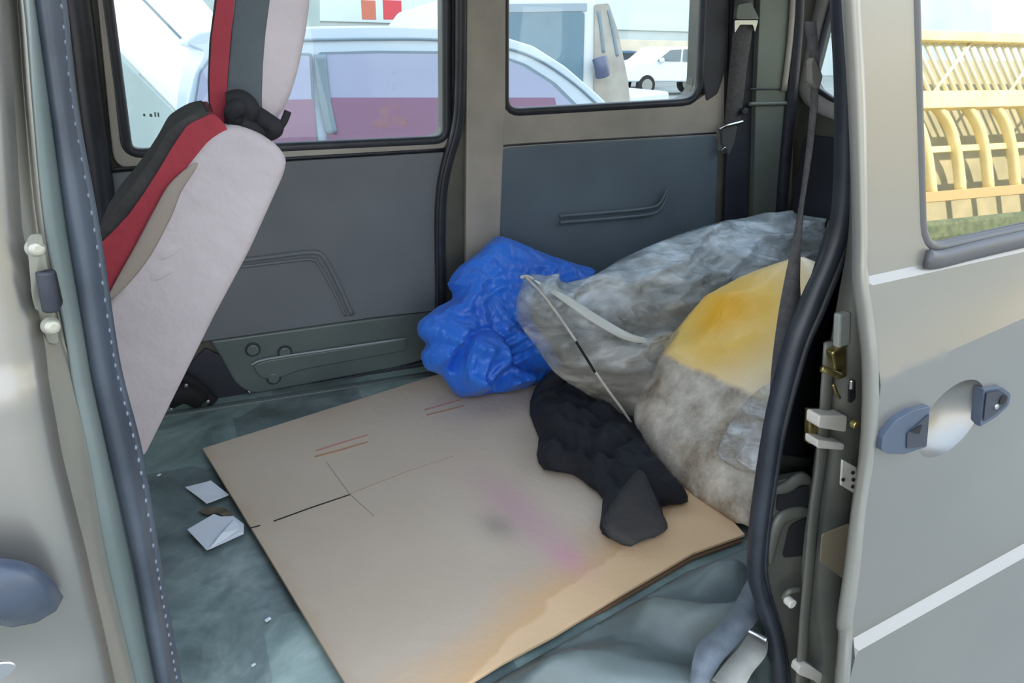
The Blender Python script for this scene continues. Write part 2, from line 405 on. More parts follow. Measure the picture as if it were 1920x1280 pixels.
# ---- far sliding door: frame strip, trim panel, lower pressed panel
d1 = root('door_1'); tag(d1, kind='structure')
frame_out = roundp([onW(128, -560), onW(214, 316), onW(300, 309), onW(838, 278), onW(846, -500)], [0, .05, 0, .03, 0])
frame_in = roundp([onW(165, -540), onW(228, 288), onW(300, 288), onW(832, 264), onW(828, -480)], [0, .035, 0, .03, 0])
fo = [p for p in frame_out]; fi = [p for p in frame_in]
plate('window_surround', fo + list(reversed(fi)), NB * 0.016, PAINT_IN, d1, bev=0.004)
tp = plate('trim_panel', roundp([onW(205, 322), onW(300, 313), onW(838, 282), onW(818, 420), onW(812, 578), onW(700, 590), onW(400, 632), onW(205, 655)], [0.004, 0, 0.02, 0.0, 0.004, 0, 0, 0]), NB * 0.02, VINYL2, d1, bev=0.006, seg=3)
tube('door_gap', [onW(214, 318, .018), onW(300, 311, .018), onW(838, 280, .018)], 0.0035, RUBBER, d1, sub=4)
tube('embossed_ridge', [onW(455, 488, .022), onW(520, 480, .022), onW(590, 473, .022), onW(612, 490, .022), onW(640, 545, .022), onW(660, 590, .022)], 0.006, VINYL2, tp, rb=0.006, nrm=NB, sub=5)
tube('embossed_ridge', [onW(450, 500, .022), onW(520, 492, .022), onW(583, 486, .022), onW(600, 500, .022), onW(628, 550, .022), onW(648, 592, .022)], 0.004, VINYL2, tp, rb=0.004, nrm=NB, sub=5)
lp = plate('lower_panel', roundp([onW(392, 634), onW(700, 592), onW(812, 580), onW(808, 640), onW(790, 672), onW(740, 685), onW(470, 735), onW(440, 715), onW(415, 668)], [0, 0, 0.01, 0.02, 0.03, 0, 0.03, 0.02, 0.01]), NB * 0.016, LOWER, d1, bev=0.008, seg=3)
tube('panel_gap', [onW(392, 633, .016), onW(560, 612, .016), onW(700, 591, .016), onW(812, 579, .016)], 0.003, RUBBER, d1, sub=3)
# pressed rib and round plugs
rib = roundp([onW(470, 682, .014), onW(500, 672, .014), onW(762, 632, .014), onW(762, 655, .014), onW(560, 692, .014), onW(530, 705, .014), onW(490, 710, .014)], [.02, 0.0, .01, .01, 0.02, 0.02, .02])
plate('pressed_rib', rib, NB * 0.009, LOWER, lp, bev=0.006, seg=3)
tube('rib_edge', [onW(472, 684, .024), onW(500, 673, .024), onW(620, 655, .024), onW(762, 634, .024)], 0.003, mat('pale rib edge', srgb(150, 162, 166), rough=.4), lp, sub=3)  # paler strip along the top of the pressed rib
for (a, b) in ((474, 655), (534, 660), (513, 708)):
    c_ = onW(a, b, .018); cyl('plug_ring', c_, NB, 0.0185, 0.006, DARK, lp); cyl('plug', c_ + NB * 0.004, NB, 0.0145, 0.006, LOWER, lp, bev=0.003)
# dark frame below/left of the lower panel
plate('door_base', roundp([onW(385, 650), onW(420, 668), onW(445, 718), onW(472, 738), onW(800, 674), onW(800, 694), onW(400, 752), onW(350, 752), onW(340, 700)], 0.004), NB * 0.010, DARK, d1, bev=0.003)
# door rubber strips beside the central pillar and at the front edge
seal = [onW(866, -500, .02), onW(864, 0, .02), onW(862, 170, .02), onW(856, 240, .02), onW(838, 305, .02), (onW(828, 360, .02)), onW(825, 430, .02), onW(825, 580, .02), onW(812, 660, .02)]
tube('weather_seal', seal, 0.0155, RUBBER, d1, rb=0.014, nrm=NB)
tube('weather_seal', [p + V(-0.012, 0, 0) + NB * .01 for p in seal], 0.005, RUBBER, d1, rb=0.008, nrm=NB)
tube('weather_seal', [onW(100, -260, .02), onW(147, 0, .02), onW(172, 200, .02), onW(196, 380, .02), onW(208, 480, .02), onW(240, 700, .02)], 0.022, RUBBER, d1, rb=0.014, nrm=NB)
plate('front_pillar', [onW(60, -400), onW(112, 40), onW(180, 520), onW(215, 520), onW(190, 380), onW(120, -300)], NB * 0.02, PAINT_DK, d1, bev=0.004)
# black hinge lump in the dark corner behind the seat
hb = root('door_roller', 'black sliding door roller with tiny screws in the corner behind the seat', 'door roller')
tube('roller_arm', [onW(338, 705, .05), onW(362, 716, .05), onW(386, 738, .05), onW(400, 752, .05)], 0.014, BLACKH, hb, nrm=NB)
tube('roller_housing', [onW(318, 745, .05), onW(345, 735, .06), onW(375, 745, .05)], 0.028, BLACKH, hb, nrm=NB)
for (a, b) in ((349, 722), (390, 752), (321, 767)): cyl('screw', onW(a, b, .085), NB, 0.0045, 0.006, STEEL, hb, bev=0.001)

# ---- rear corner: belt channel, D pillar, rear wall
plate('belt_channel', roundp([onW(1338, 900), onW(1362, 160), onW(1372, -400), onW(1445, -400), onW(1408, 200), onW(1372, 900)], 0.006), NB * 0.012, DARK, wf, bev=0.004)
plate('window_reveal', roundp([onW(1310, 150), onW(1316, -400), onW(1372, -400), onW(1358, 120), onW(1340, 175), onW(1318, 190)], 0.008), NB * 0.016, DARK, wf, bev=0.005)
plate('rear_pillar', roundp([onW(1392, 900), onW(1404, 200), onW(1428, -400), onW(1520, -400), onW(1478, 180), onW(1455, 900)], 0.004), NB * 0.03, PAINT_GRN, wf, bev=0.008, seg=3)
tube('pillar_step', [onW(1404, 195, .034), onW(1440, 194, .034), onW(1474, 193, .034)], 0.006, PAINT_GRN, wf, rb=0.006, nrm=NB)
tube('pillar_groove', [onW(1406, 167, .031), onW(1440, 167, .031), onW(1476, 167, .031)], 0.003, DARK, wf, rb=0.002, nrm=NB)
tube('pillar_edge', [onW(1486, -300, .036), onW(1487, 0, .036), onW(1470, 170, .036)], 0.010, PAINT_IN, wf, rb=0.006, nrm=NB)
tube('tailgate_seal', [onW(1500, -300, .03), onW(1496, 0, .03), onW(1482, 180, .03), onW(1462, 420, .03), onW(1448, 760, .03)], 0.02, RUBBER, wf, rb=0.02, nrm=NB)

wr = root('wall_rear'); tag(wr, kind='structure')
wh = [V(XR, 0.80, 1.34)] + [onX(a_, b_, XR) for a_, b_ in ((1600, 196), (1567, 186), (1540, 168), (1530, 148), (1541, 106), (1556, 46), (1580, -40))] + [V(XR, 1.60, 1.80), V(XR, 0.80, 1.80)]
wh = roundp(wh, [0.05, 0.01, 0.01, 0.01, 0.01, 0.01, 0.01, 0.02, 0.05, 0.05])
plate('tailgate', [V(XR, 0.56, FZ), V(XR, 1.92, FZ), V(XR, 1.86, FZ + 1.26), V(XR, 0.56, FZ + 1.26)], V(0.012, 0, 0), PAINT_DK, wr, holes=[wh], bev=0)
plate('tailgate_trim', roundp([V(XR - .001, 0.66, 0.66), V(XR - .001, 1.80, 0.66), V(XR - .001, 1.78, 1.225), V(XR - .001, 0.66, 1.225)], .03), V(-0.016, 0, 0), DARK, wr, bev=0.006)
tube('rear_window_surround', [p + V(-0.012, 0, 0) + (p - V(XR, 1.25, 1.6)).normalized() * 0.040 for p in wh], 0.026, mat('pale rear surround', srgb(168, 168, 164), rough=.5), wr, rb=0.012, nrm=V(-1, 0, 0), closed=True, sub=1)
tube('rear_window_gasket', [p + V(-0.012, 0, 0) for p in wh], 0.008, RUBBER, wr, rb=0.012, nrm=V(-1, 0, 0), closed=True, sub=1)
w3 = plate('window_3', [p + V(0.004, 0, 0) for p in wh], V(0.004, 0, 0), GLASS_FAR, None, bev=0); tag(w3, kind='structure')

# ---- front end and near rear quarter (mostly unseen, they close the box)
wfr = plate('wall_front', [V(XF, 0.52, FZ), V(XF, 1.84, FZ), V(XF, 1.79, FZ + 1.26), V(XF, 0.6, FZ + 1.26)], V(-0.05, 0, 0), DARK, None,
            holes=[[V(XF, 0.66, FZ + .62), V(XF, 1.74, FZ + .62), V(XF, 1.7, FZ + 1.16), V(XF, 0.7, FZ + 1.16)]], bev=0); tag(wfr, kind='structure')
YQ = 0.60
wn = plate('wall_near', [V(0.80, YQ, FZ), V(XR, YQ, FZ), V(XR, YQ, FZ + 1.26), V(0.80, YQ, FZ + 1.26)], V(0, 0.05, 0), DARK, None,
           holes=[roundp([V(0.90, YQ, FZ + .64), V(1.6, YQ, FZ + .64), V(1.55, YQ, FZ + 1.14), V(0.90, YQ, FZ + 1.14)], .05)], bev=0); tag(wn, kind='structure')

# =================================================================== NEAR LEFT: front door skin + B pillar
fd = root('front_door', 'closed champagne front door at the left edge with dark grey pull handle', 'car door', kind='thing')
pyL = [-120, 0, 200, 430, 640, 720, 860, 1050, 1280, 1420]
A_ = [-12, 2, 14, 28, 70, 80, 105, 153, 205, 240]
B_ = [30, 48, 62, 84, 124, 136, 165, 197, 252, 285]
C_ = [40, 60, 92, 125, 160, 174, 205, 248, 292, 322]
D_ = [92, 112, 134, 176, 208, 224, 260, 292, 333, 358]
AY, BY, CY, DY = 0.50, 0.535, 0.565, 0.575
def line(xs, Y, dx=0): return [onY(x + dx, y, Y) for x, y in zip(xs, pyL)]
# door skin as a relief grid with shoulder crease
la = line(A_, AY)
rows = []
NSK = 36
ZL = [p.z for p in la]; XL = [p.x for p in la]
def edge_x(z): return float(np.interp(-z, [-q for q in ZL], XL))
def skinL(x, z):
    y = 0.0
    if z > 1.24: y += (z - 1.24) * 0.12
    y += 0.004 * max(0.0, min(1.0, (z - (1.250 + (x + .13) * .06)) / 0.012))      # shoulder ledge
    y -= 0.010 * math.sin(max(0, min(1, (1.235 - z) / 0.3)) * math.pi)
    y += 0.016 * math.exp(-(((x + 0.195) / 0.085) ** 2 + ((z - 1.062) / 0.038) ** 2))   # finger bowl
    return AY + y
eL = []
for a_, b_ in zip(A_, pyL):
    Y_ = AY
    for _ in range(5):
        p = onY(a_, b_, Y_); Y_ = skinL(p.x, p.z)
    eL.append(p)
ZL = [p.z for p in eL]; XL = [p.x for p in eL]
def offl(xs, dy, dx=0): return [onY(x + dx, y, e.y + dy) for x, y, e in zip(xs, pyL, eL)]
zs = np.linspace(1.70, 0.30, 180)
vs = []; fs = []
for z in zs:
    xe = edge_x(z)
    for j in range(NSK):
        t = j / (NSK - 1); x = xe - t ** 1.3 * 0.95
        r_ = 0.009 * max(0, 1 - t * 40) ** 2
        vs.append((x, skinL(x, z) + r_, z))
for i in range(len(zs) - 1):
    for j in range(NSK - 1):
        a = i * NSK + j; fs.append((a, a + NSK, a + NSK + 1, a + 1))
me = bpy.data.meshes.new('door_skin'); me.from_pydata(vs, [], fs); me.update()
o = link('door_skin', me, PAINT_OUT, fd, smooth=True); md = o.modifiers.new('s', 'SOLIDIFY'); md.thickness = 0.004; md.offset = -1
# handle of the front door: a rounded pull bar end
tube('door_handle', [onY(-150, 1128, 0.478), onY(-60, 1110, 0.462), onY(0, 1108, 0.462), onY(30, 1118, 0.468), onY(46, 1132, 0.482)], 0.022, PLAST, fd, rb=0.014)
cyl('lock_cylinder', onY(6, 1262, 0.502), (0, -1, 0), 0.014, 0.01, STEEL, fd)
def fdp(x, z, off): return V(x, skinL(x, z) - off, z)
fw = roundp([V(-0.27, 0, 1.30), V(-0.98, 0, 1.26), V(-0.80, 0, 1.68), V(-0.24, 0, 1.68)], [.04, .03, .05, .05])
fwp = [fdp(p.x, p.z, .003) for p in fw]
plate('glass_pane', [V(p.x, 0.502 + (p.z - 1.26) * .12, p.z) for p in fw], V(0, 0.003, 0), GLASS_NEAR, fd, bev=0)
tube('window_gasket', fwp, 0.008, RUBBER, fd, rb=.005, closed=True, sub=1)
# B pillar flange and seals
bp_ = root('door_pillar'); tag(bp_, kind='structure')
loft('pillar_flange', [offl(A_, .010, -3), offl(A_, .011, 3), offl(B_, .028, -14), line(B_, BY + .003)], mat('pillar champagne paint', srgb(150, 148, 138), srgb(138, 136, 127), scale=8, rough=0.4, metal=0.35, coat=0.3), bp_, across=3)
loft('pillar_face', [line(B_, BY), line([(b + c) / 2 for b, c in zip(B_, C_)], BY + .004), line(C_, CY - .004), line(C_, CY + .012)], mat('pillar grey paint', srgb(122, 130, 128), srgb(102, 114, 112), scale=6, rough=0.45, metal=0.2, coat=0.2), bp_, across=3)
loft('seal_body', [line(C_, CY), line(C_, CY - .012, 9), line([(c + d) / 2 for c, d in zip(C_, D_)], CY - .014), line(D_, DY - .006, -6), line(D_, DY)], RUBBER_G, bp_, across=3, thick=0.006)
tube('seal_groove', line(C_, CY - .008, 2), 0.0050, RUBBER, bp_)
tube('seal_edge', line(D_, DY - .004, -2), 0.0045, RUBBER_G, bp_)
# beaded clips down the seal edge
dl = catmull(line(D_, DY - .007, -3), 14)
acc = 0; beads = bmesh.new(); last = dl[0]
step_ = 0.0078
for p in dl:
    if (p - last).length >= step_:
        last = p
        bmesh.ops.create_uvsphere(beads, u_segments=8, v_segments=5, radius=0.0024, matrix=Matrix.Translation(p + V(0, -0.002, 0)))
me = bpy.data.meshes.new('seal_beads'); beads.to_mesh(me); beads.free()
o = link('seal_beads', me, mat('pale beads', srgb(118, 128, 142), rough=0.4), bp_, smooth=True); o['kind'] = 'stuff'
# inside face of the pillar behind the seal
loft('pillar_inner', [line(D_, DY), line(D_, DY + .08, -40)], DARK, bp_)
loft('pillar_outer_return', [offl(A_, .014, 0), line(A_, AY + 0.12, -60), line(D_, DY + .08, -40)], DARK, bp_)
# striker recess with latch opening and two bolts
def py(px_, py_, Y): return onY(px_, py_, Y)
plate('striker_recess', roundp([py(52, 440, .512), py(80, 436, .512), py(112, 640, .53), py(92, 640, .528), py(62, 560, .518)], .006), V(0, -0.004, 0), mat('recess paint', srgb(142, 142, 130), rough=0.45, metal=0.3), bp_, bev=0.003)
plate('latch_opening', roundp([py(70, 508, .508), py(104, 502, .514), py(120, 572, .520), py(88, 584, .512)], .004), V(0, -0.004, 0), BLACKH, bp_, bev=0.001)
tube('latch_tongue', [py(84, 510, .506), py(90, 545, .506), py(96, 580, .508)], 0.005, DARK, bp_)
for a, b in ((68, 466), (97, 612)):
    o = cyl('striker_bolt', py(a, b, .512), (0.45, -1, 0.1), 0.0062, 0.008, mat('painted bolt', srgb(170, 168, 154), rough=.4, metal=.3), bp_, r2=0.004, bev=0.002)

# =================================================================== NEAR RIGHT: slid back sliding door
sd = root('sliding_door', 'open champagne sliding door with round handle bowl and body crease on the right', 'car door', kind='thing')
SY = 0.48
pyR = [-120, 0, 200, 430, 530, 600, 680, 780, 860, 957, 1065, 1165, 1190, 1280, 1420]
FLG = [1574, 1580, 1592, 1600, 1600, 1609, 1617, 1617, 1611, 1597, 1584, 1570, 1573, 1566, 1556]
SKN = [1608, 1612, 1622, 1626, 1628, 1638, 1646, 1647, 1638, 1622, 1612, 1599, 1598, 1592, 1582]
def lineR(xs, Y, dx=0): return [onY(x + dx, y, Y) for x, y in zip(xs, pyR)]
eR = lineR(SKN, SY)
ZR = [p.z for p in eR]; XRR = [p.x for p in eR]
BC = onY(1780, 784, 0.466)                       # centre of the handle bowl
def step_(t): return 0.0 if t <= 0 else (1.0 if t >= 1 else t)
BRX, BRZ = 0.048, 0.046
def zcR(x): return 1.252 + (x - 0.6) * 0.06
def zlR(x): return 0.801 + (x - 0.677) * (0.854 - 0.801) / (0.972 - 0.677)
def skinR(x, z):
    y = 0.0
    zc = zcR(x)
    if z > zc: y += (z - zc) * 0.10
    y += 0.004 * step_((z - zc) / 0.008)
    zb = 1.158 + (x - 0.621) * 0.2; s = (zc - z) / max(.03, zc - zb)
    if s > 0: y += -0.014 * (min(1, s) - 0.15 * math.sin(math.pi * min(1, s))) + 0.010 * step_((s - 1) / 3.0)
    # diagonal lower crease: the skin steps outwards underneath it
    y += 0.010 * (step_((z - zlR(x)) / 0.011 + 0.5) - 1)
    # bowl behind the pull handle
    dx, dz = (x - BC.x) / BRX, (z - BC.z) / BRZ
    dx, dz = dx - dz * 0.12, dz
    r2 = dx * dx + dz * dz
    if r2 < 1: y += 0.030 * (1 - r2) ** 0.7
    return SY - 0.006 + y
def sk(px_, py_, off=0.0):
    Y = SY
    for _ in range(6):
        p = onY(px_, py_, Y); Y = skinR(p.x, p.z)
    return onY(px_, py_, Y - off)
def flat(px_, py_, off=0.0): return onY(px_, py_, 0.468 - off)
eS = [sk(a_, b_) for a_, b_ in zip(SKN, pyR)]
ZR = [p.z for p in eS]; XRR = [p.x for p in eS]
def offr(xs, dy, dx=0): return [onY(x + dx, y, e.y + dy) for x, y, e in zip(xs, pyR, eS)]
th = [sk(1712, -260), None, sk(1733, 474), None, None, sk(2300, 348), sk(2300, -300)]
hole = [(p.x, p.z) for p in roundp([th[0], th[2], th[5], th[6]], [0.01, 0.03, 0.03, 0.03])]
out2 = [(x, z) for x, z in zip(XRR, ZR)] + [(XRR[-1] + .02, ZR[-1] - .28), (1.45, ZR[-1] - .28), (1.45, ZR[0])]
out2 = resample(out2, 0.012); hole = resample(hole, 0.012)
lns = []
def xl_(z): return float(np.interp(-z, [-q for q in ZR], XRR))
for fn in (lambda x: zlR(x) - .0055, lambda x: zlR(x) + .0055, lambda x: zcR(x), lambda x: zcR(x) + .008, lambda x: 1.158 + (x - 0.621) * 0.2):
    x0_ = xl_(fn(0.65)) + .004; x0_ = xl_(fn(x0_)) + .004
    lns.append(([(x_, fn(x_)) for x_ in np.arange(x0_, min(1.44, 0.98 if len(lns) == 4 else 1.44), 0.012)], False))
for k_, q_ in ((1.0, 64), (0.96, 60), (0.88, 52), (0.76, 44), (0.60, 34), (0.42, 26), (0.22, 14)):
    l = []
    for i in range(q_):
        a_ = 2 * math.pi * i / q_; zz = k_ * math.sin(a_); xx = k_ * math.cos(a_) + zz * 0.12; l.append((BC.x + xx * BRX, BC.z + zz * BRZ))
    lns.append((l, True))
V2, F2 = trimesh(out2, [hole], 0.0095, None, lns)
me = bpy.data.meshes.new('door_skin'); me.from_pydata([(q[0], skinR(q[0], q[1]), q[1]) for q in V2], [], F2); me.update()
bm = bmesh.new(); bm.from_mesh(me); bmesh.ops.recalc_face_normals(bm, faces=bm.faces)
if sum(f.normal.y for f in bm.faces) > 0: bmesh.ops.reverse_faces(bm, faces=bm.faces)
for e_ in bm.edges:
    if len(e_.link_faces) == 2 and e_.calc_face_angle(0) > math.radians(16): e_.smooth = False
bm.to_mesh(me); bm.free()
o = link('door_skin', me, PAINT_OUT, sd, smooth=True)
loft('door_flange', [eS, offr(SKN, -.003, -5), offr([(a + b) / 2 for a, b in zip(FLG, SKN)], -.001), offr(FLG, .010), offr(FLG, .035, 5)], mat('flange paint', srgb(150, 148, 139), srgb(140, 138, 130), scale=5, rough=0.38, metal=0.45, coat=0.3), sd, across=4, thick=0.002)
loft('inner_edge', [offr(FLG, .035, 6), offr(FLG, .085, 40)], PAINT_DK, sd, thick=0.003)
# window glass and gasket
gp = [Vector((x, skinR(x, z) + 0.004, z)) for x, z in hole]
n_g = None
gc = sum(gp, Vector()) / len(gp)
tube('window_gasket', gp, 0.006, mat('grey window rubber', srgb(80, 80, 80), rough=0.45), sd, rb=0.006, closed=True, sub=1)
bl, br, tl, tr = th[2], th[5], th[0], th[6]
pl = lambda x, z: Vector((x, SY + 0.004 + (z - 1.26) * 0.14, z))
plate('glass_pane', [pl(bl.x, bl.z), pl(br.x, br.z), pl(tr.x, tr.z), pl(tl.x, tl.z)], V(0, 0.004, 0), GLASS_NEAR, sd, bev=0)
tube('lower_window_strip', [sk(1738, 485, .003), sk(1762, 486, .003), sk(1830, 469, .003), sk(1920, 448, .003), sk(2060, 416, .003)], 0.0095, mat('strip rubber', srgb(78, 78, 80), rough=0.4), sd, rb=0.006)
# the two handle end caps
def flr(pts, r, off=0.002): return roundp([flat(a_, b_, off) for a_, b_ in pts], r)
cl = flr([(1652, 842), (1655, 820), (1680, 788), (1712, 770), (1745, 762), (1738, 800), (1737, 838), (1695, 852), (1662, 850)], [.003, .004, .004, .004, .001, .001, .001, .003, .004], .014)
hc = plate('handle_cap', cl, V(0, 0.016, 0), PLAST, sd, bev=0.005, seg=4)
plate('handle_socket', flr([(1700, 812), (1741, 776), (1736, 835), (1699, 840)], .001, .0145), V(0, -0.001, 0), DARK, hc, bev=0)
plate('socket_hole', flr([(1706, 808), (1728, 796), (1722, 813)], .0005, .016), V(0, -0.001, 0), BLACKH, hc, bev=0)
crr = flr([(1845, 730), (1878, 724), (1896, 738), (1892, 760), (1868, 782), (1838, 800)], [.001, .004, .005, .005, .003, .001], .010)
hc2 = plate('handle_cap', crr, V(0, 0.012, 0), PLAST, sd, bev=0.003, seg=3)
plate('cap_face', flr([(1849, 736), (1876, 732), (1889, 742), (1886, 758), (1864, 776), (1843, 790)], .002, .0115), V(0, -0.001, 0), DARK, hc2, bev=0)
cyl('lock_hole', flat(1880, 749, .013), (0, -1, 0), 0.0055, 0.002, BLACKH, hc2, bev=0)
cyl('cap_screw', flat(1868, 762, .013), (0, -1, 0), 0.0032, 0.003, STEEL, hc2, bev=0.001)

# ---- C pillar jamb behind the door
jb = root('door_jamb'); tag(jb, kind='structure')
SL_py = [-150, 0, 200, 420, 560, 650, 780, 860, 1000, 1080, 1150, 1200, 1280, 1400]
SL_l = [1569, 1568, 1573, 1558, 1500, 1466, 1434, 1424, 1406, 1402, 1424, 1440, 1450, 1458]
SL_r = [1588, 1590, 1598, 1592, 1546, 1508, 1472, 1456, 1436, 1434, 1452, 1466, 1478, 1488]
SYE = 0.60
def lineS(xs, Y, dx=0): return [onY(x + dx, y, Y) for x, y in zip(xs, SL_py)]
mid = [(a + b) / 2 for a, b in zip(SL_l, SL_r)]
tube('weather_seal', lineS(mid, SYE), 0.0108, RUBBER, jb, rb=0.012)
loft('seal_web', [lineS(SL_l, SYE + .01, 2), lineS(SL_r, SYE + .006, 0)], RUBBER, jb)
tube('weather_seal_lip', lineS(SL_r, SYE + .004, -4), 0.006, RUBBER, jb, rb=0.010)
# jamb sheets: from the seal out to the door
def interp(px_list, py_list, q): return [float(np.interp(t_, py_list, px_list)) for t_ in q]
flS = interp(FLG, pyR, SL_py)
j1 = lineS(SL_r, SYE + .01, -10)
j2 = lineS([a + (b - a) * .45 for a, b in zip(SL_r, flS)], SYE + .03)
j3 = lineS([a + (b - a) * .5 for a, b in zip(SL_r, flS)], SYE - .02)
j4 = lineS([a + (b - a) * 1.0 for a, b in zip(SL_r, flS)], SYE - .045, 14)
loft('jamb_channel', [j1[3:8], [p + V(0, 0.02, 0) for p in j1[3:8]], j2[3:8]], mat('channel black paint', srgb(40, 43, 50), srgb(52, 54, 58), scale=8, rough=0.5), jb)
loft('jamb_channel', [j1[7:], [p + V(0, 0.02, 0) for p in j1[7:]], j2[7:]], PAINT_DK, jb)
loft('jamb_plate', [j2, j3, j4], PAINT_DK, jb)
loft('pillar_back', [lineS(SL_l, SYE + .012, 6), lineS(SL_l, SYE + .07, 30), lineS(SL_r, SYE + .07, 60)], DARK, jb)
# parts bolted on the jamb
def jp(x, y, Y=.575): return onY(x, y, Y)
plate('striker_bar', roundp([jp(1546, 655), jp(1572, 640), jp(1574, 700), jp(1556, 706)], .004), V(0, -0.012, 0), BRASS, jb, bev=0.003)
tube('striker_pin', [jp(1540, 690, .56), jp(1556, 696, .556), jp(1574, 702, .56)], 0.004, BRASS, jb)
tube('striker_spring', [jp(1562, 720, .562), jp(1568, 735, .56), jp(1574, 745, .562)], 0.0022, BRASS, jb)
plate('upper_bracket', roundp([jp(1562, 585), jp(1584, 580), jp(1582, 640), jp(1560, 650)], .004), V(0, -0.010, 0), mat('bracket paint', srgb(150, 152, 146), rough=0.4), jb, bev=0.004)
plate('guide_block', roundp([jp(1512, 765), jp(1565, 766), jp(1563, 797), jp(1510, 788)], .005), V(0, -0.02, 0), NYLON, jb, bev=0.005, seg=3)
plate('guide_block', roundp([jp(1509, 810), jp(1560, 818), jp(1558, 830), jp(1509, 826)], .004), V(0, -0.02, 0), NYLON, jb, bev=0.004, seg=3)
plate('guide_backing', [jp(1508, 762, .585), jp(1566, 764, .585), jp(1562, 834, .585), jp(1506, 826, .585)], V(0, -0.010, 0), BRASS, jb, bev=0.002)
# slot, bolt hole, perforated plate
plate('latch_slot', roundp([jp(1590, 718, .545), jp(1600, 708, .545), jp(1601, 745, .545), jp(1589, 756, .545)], .004), V(0, -0.003, 0), BLACKH, jb, bev=0)
tube('latch_pin', [jp(1597, 712, .54), jp(1596, 728, .54)], 0.003, STEEL, jb)
cyl('bolt', jp(1603, 795, .535), (0, -1, 0), 0.005, 0.008, BRASS, jb)
pp_ = plate('perforated_plate', roundp([jp(1577, 860, .535), jp(1602, 874, .535), jp(1601, 924, .535), jp(1574, 908, .535)], .002), V(0, -0.003, 0), NYLON, jb, bev=0.001)
for a, b in ((1581, 899), (1599, 886), (1599, 912), (1600, 899)): cyl('plate_hole', jp(a, b, .531), (0, -1, 0), 0.0022, 0.002, BLACKH, pp_, bev=0)
plate('stamped_panel', roundp([jp(1434, 905, .603), jp(1520, 890, .603), jp(1536, 950, .603), jp(1526, 1100, .603), jp(1516, 1300, .603), jp(1478, 1300, .603), jp(1470, 1220, .603), jp(1454, 1150, .603), jp(1432, 1080, .603), jp(1426, 1000, .603)], .005), V(0, 0.012, 0), PAINT_DK, jb, bev=.004)
# stamped ribs and hollows
tube('stamped_rib', [jp(1442, 922, .600), jp(1475, 912, .600), jp(1500, 897, .600), jp(1522, 905, .600)], 0.010, PAINT_DK, jb, rb=.006, taper=True)
plate('stamped_hollow', roundp([jp(1458, 925, .601), jp(1516, 908, .601), jp(1514, 950, .601), jp(1455, 958, .601)], .006), V(0, -0.001, 0), BLACKH, jb, bev=0)
tube('stamped_rib', [jp(1444, 1060, .600), jp(1450, 1010, .600), jp(1464, 972, .600), jp(1500, 960, .600), jp(1522, 964, .600)], 0.011, PAINT_DK, jb, rb=.006, taper=True)
plate('stamped_hollow', roundp([jp(1466, 1045, .601), jp(1480, 985, .601), jp(1515, 968, .601), jp(1512, 1040, .601)], .008), V(0, -0.001, 0), BLACKH, jb, bev=0)
cyl('bolt', jp(1481, 1128, .575), (0, -1, 0), 0.0065, 0.012, NYLON, jb)
tube('stamped_rib', [jp(1468, 1120, .585), jp(1480, 1108, .58), jp(1500, 1104, .58)], 0.004, PAINT_DK, jb)
tube('jamb_ridge', [jp(1556, 640, .578), jp(1540, 860, .57), jp(1528, 950, .565), jp(1516, 1080, .565), jp(1508, 1170, .565), jp(1500, 1290, .565)], 0.009, PAINT_DK, jb, rb=0.004)
plate('lower_stop', roundp([jp(1486, 1236, .57), jp(1500, 1230, .57), jp(1528, 1250, .57), jp(1524, 1272, .57), jp(1512, 1262, .57), jp(1482, 1250, .57)], .004), V(0, -0.014, 0), NYLON, jb, bev=0.004)
plate('reflector', roundp([jp(1540, 1000, .535), jp(1592, 980, .53), jp(1582, 1085, .53), jp(1536, 1052, .535)], .004), V(0, -0.002, 0), mat('tan patch', srgb(122, 112, 94), rough=0.35, metal=0.2), jb, bev=0.001)

# =================================================================== SEAT BELTS
sb = root('seat_belt', 'grey webbing hanging from the pillar guide beside the open rear jamb', 'seat belt')
def strap(name, C1, C2, m, parent, th=0.0016, sub=6):
    return loft(name, [C1, C2], m, parent, thick=th, sub=sub)
ys = [40, 110, 180, 280, 400, 520, 600, 700, 800]
xl = [1508, 1518, 1520, 1512, 1496, 1472, 1458, 1446, 1442]
xr = [1530, 1536, 1534, 1524, 1506, 1500, 1502, 1492, 1470]
strap('webbing', [onY(a, y, .66) for a, y in zip(xl, ys)], [onY(a, y, .652) for a, y in zip(xr, ys)], WEB, sb)
plate('belt_guide', roundp([onY(1510, 115, .655), onY(1517, 106, .655), onY(1534, 142, .655), onY(1526, 168, .655), onY(1512, 156, .655)], .004), V(0, -0.008, 0), mat('guide plastic', srgb(120, 116, 108), rough=0.4), sb, bev=0.003)
b2 = root('seat_belt', 'grey webbing running down the dark rear corner channel to a steel anchor', 'seat belt')
ys2 = [-200, 40, 120, 200, 235]
strap('webbing', [onW(a, y, .03) for a, y in zip([1384, 1375, 1368, 1361, 1358], ys2)], [onW(a, y, .03) for a, y in zip([1420, 1411, 1401, 1392, 1385], ys2)], WEB, b2)
plate('belt_guide', roundp([onW(1374, 38, .034), onW(1418, 38, .034), onW(1412, 60, .034), onW(1408, 46, .034), onW(1384, 46, .034), onW(1374, 62, .034)], .004), NB * 0.008, STEEL, b2, bev=0.002)
plate('guide_cover', roundp([onW(1378, 8, .03), onW(1402, 4, .03), onW(1418, 36, .03), onW(1374, 36, .03)], .008), NB * 0.014, PAINT_GRN, b2, bev=0.005)
tube('anchor_bar', [onW(1348, 242, .046), onW(1360, 236, .05), onW(1376, 232, .05), onW(1392, 228, .046)], 0.006, STEEL, b2, nrm=NB)
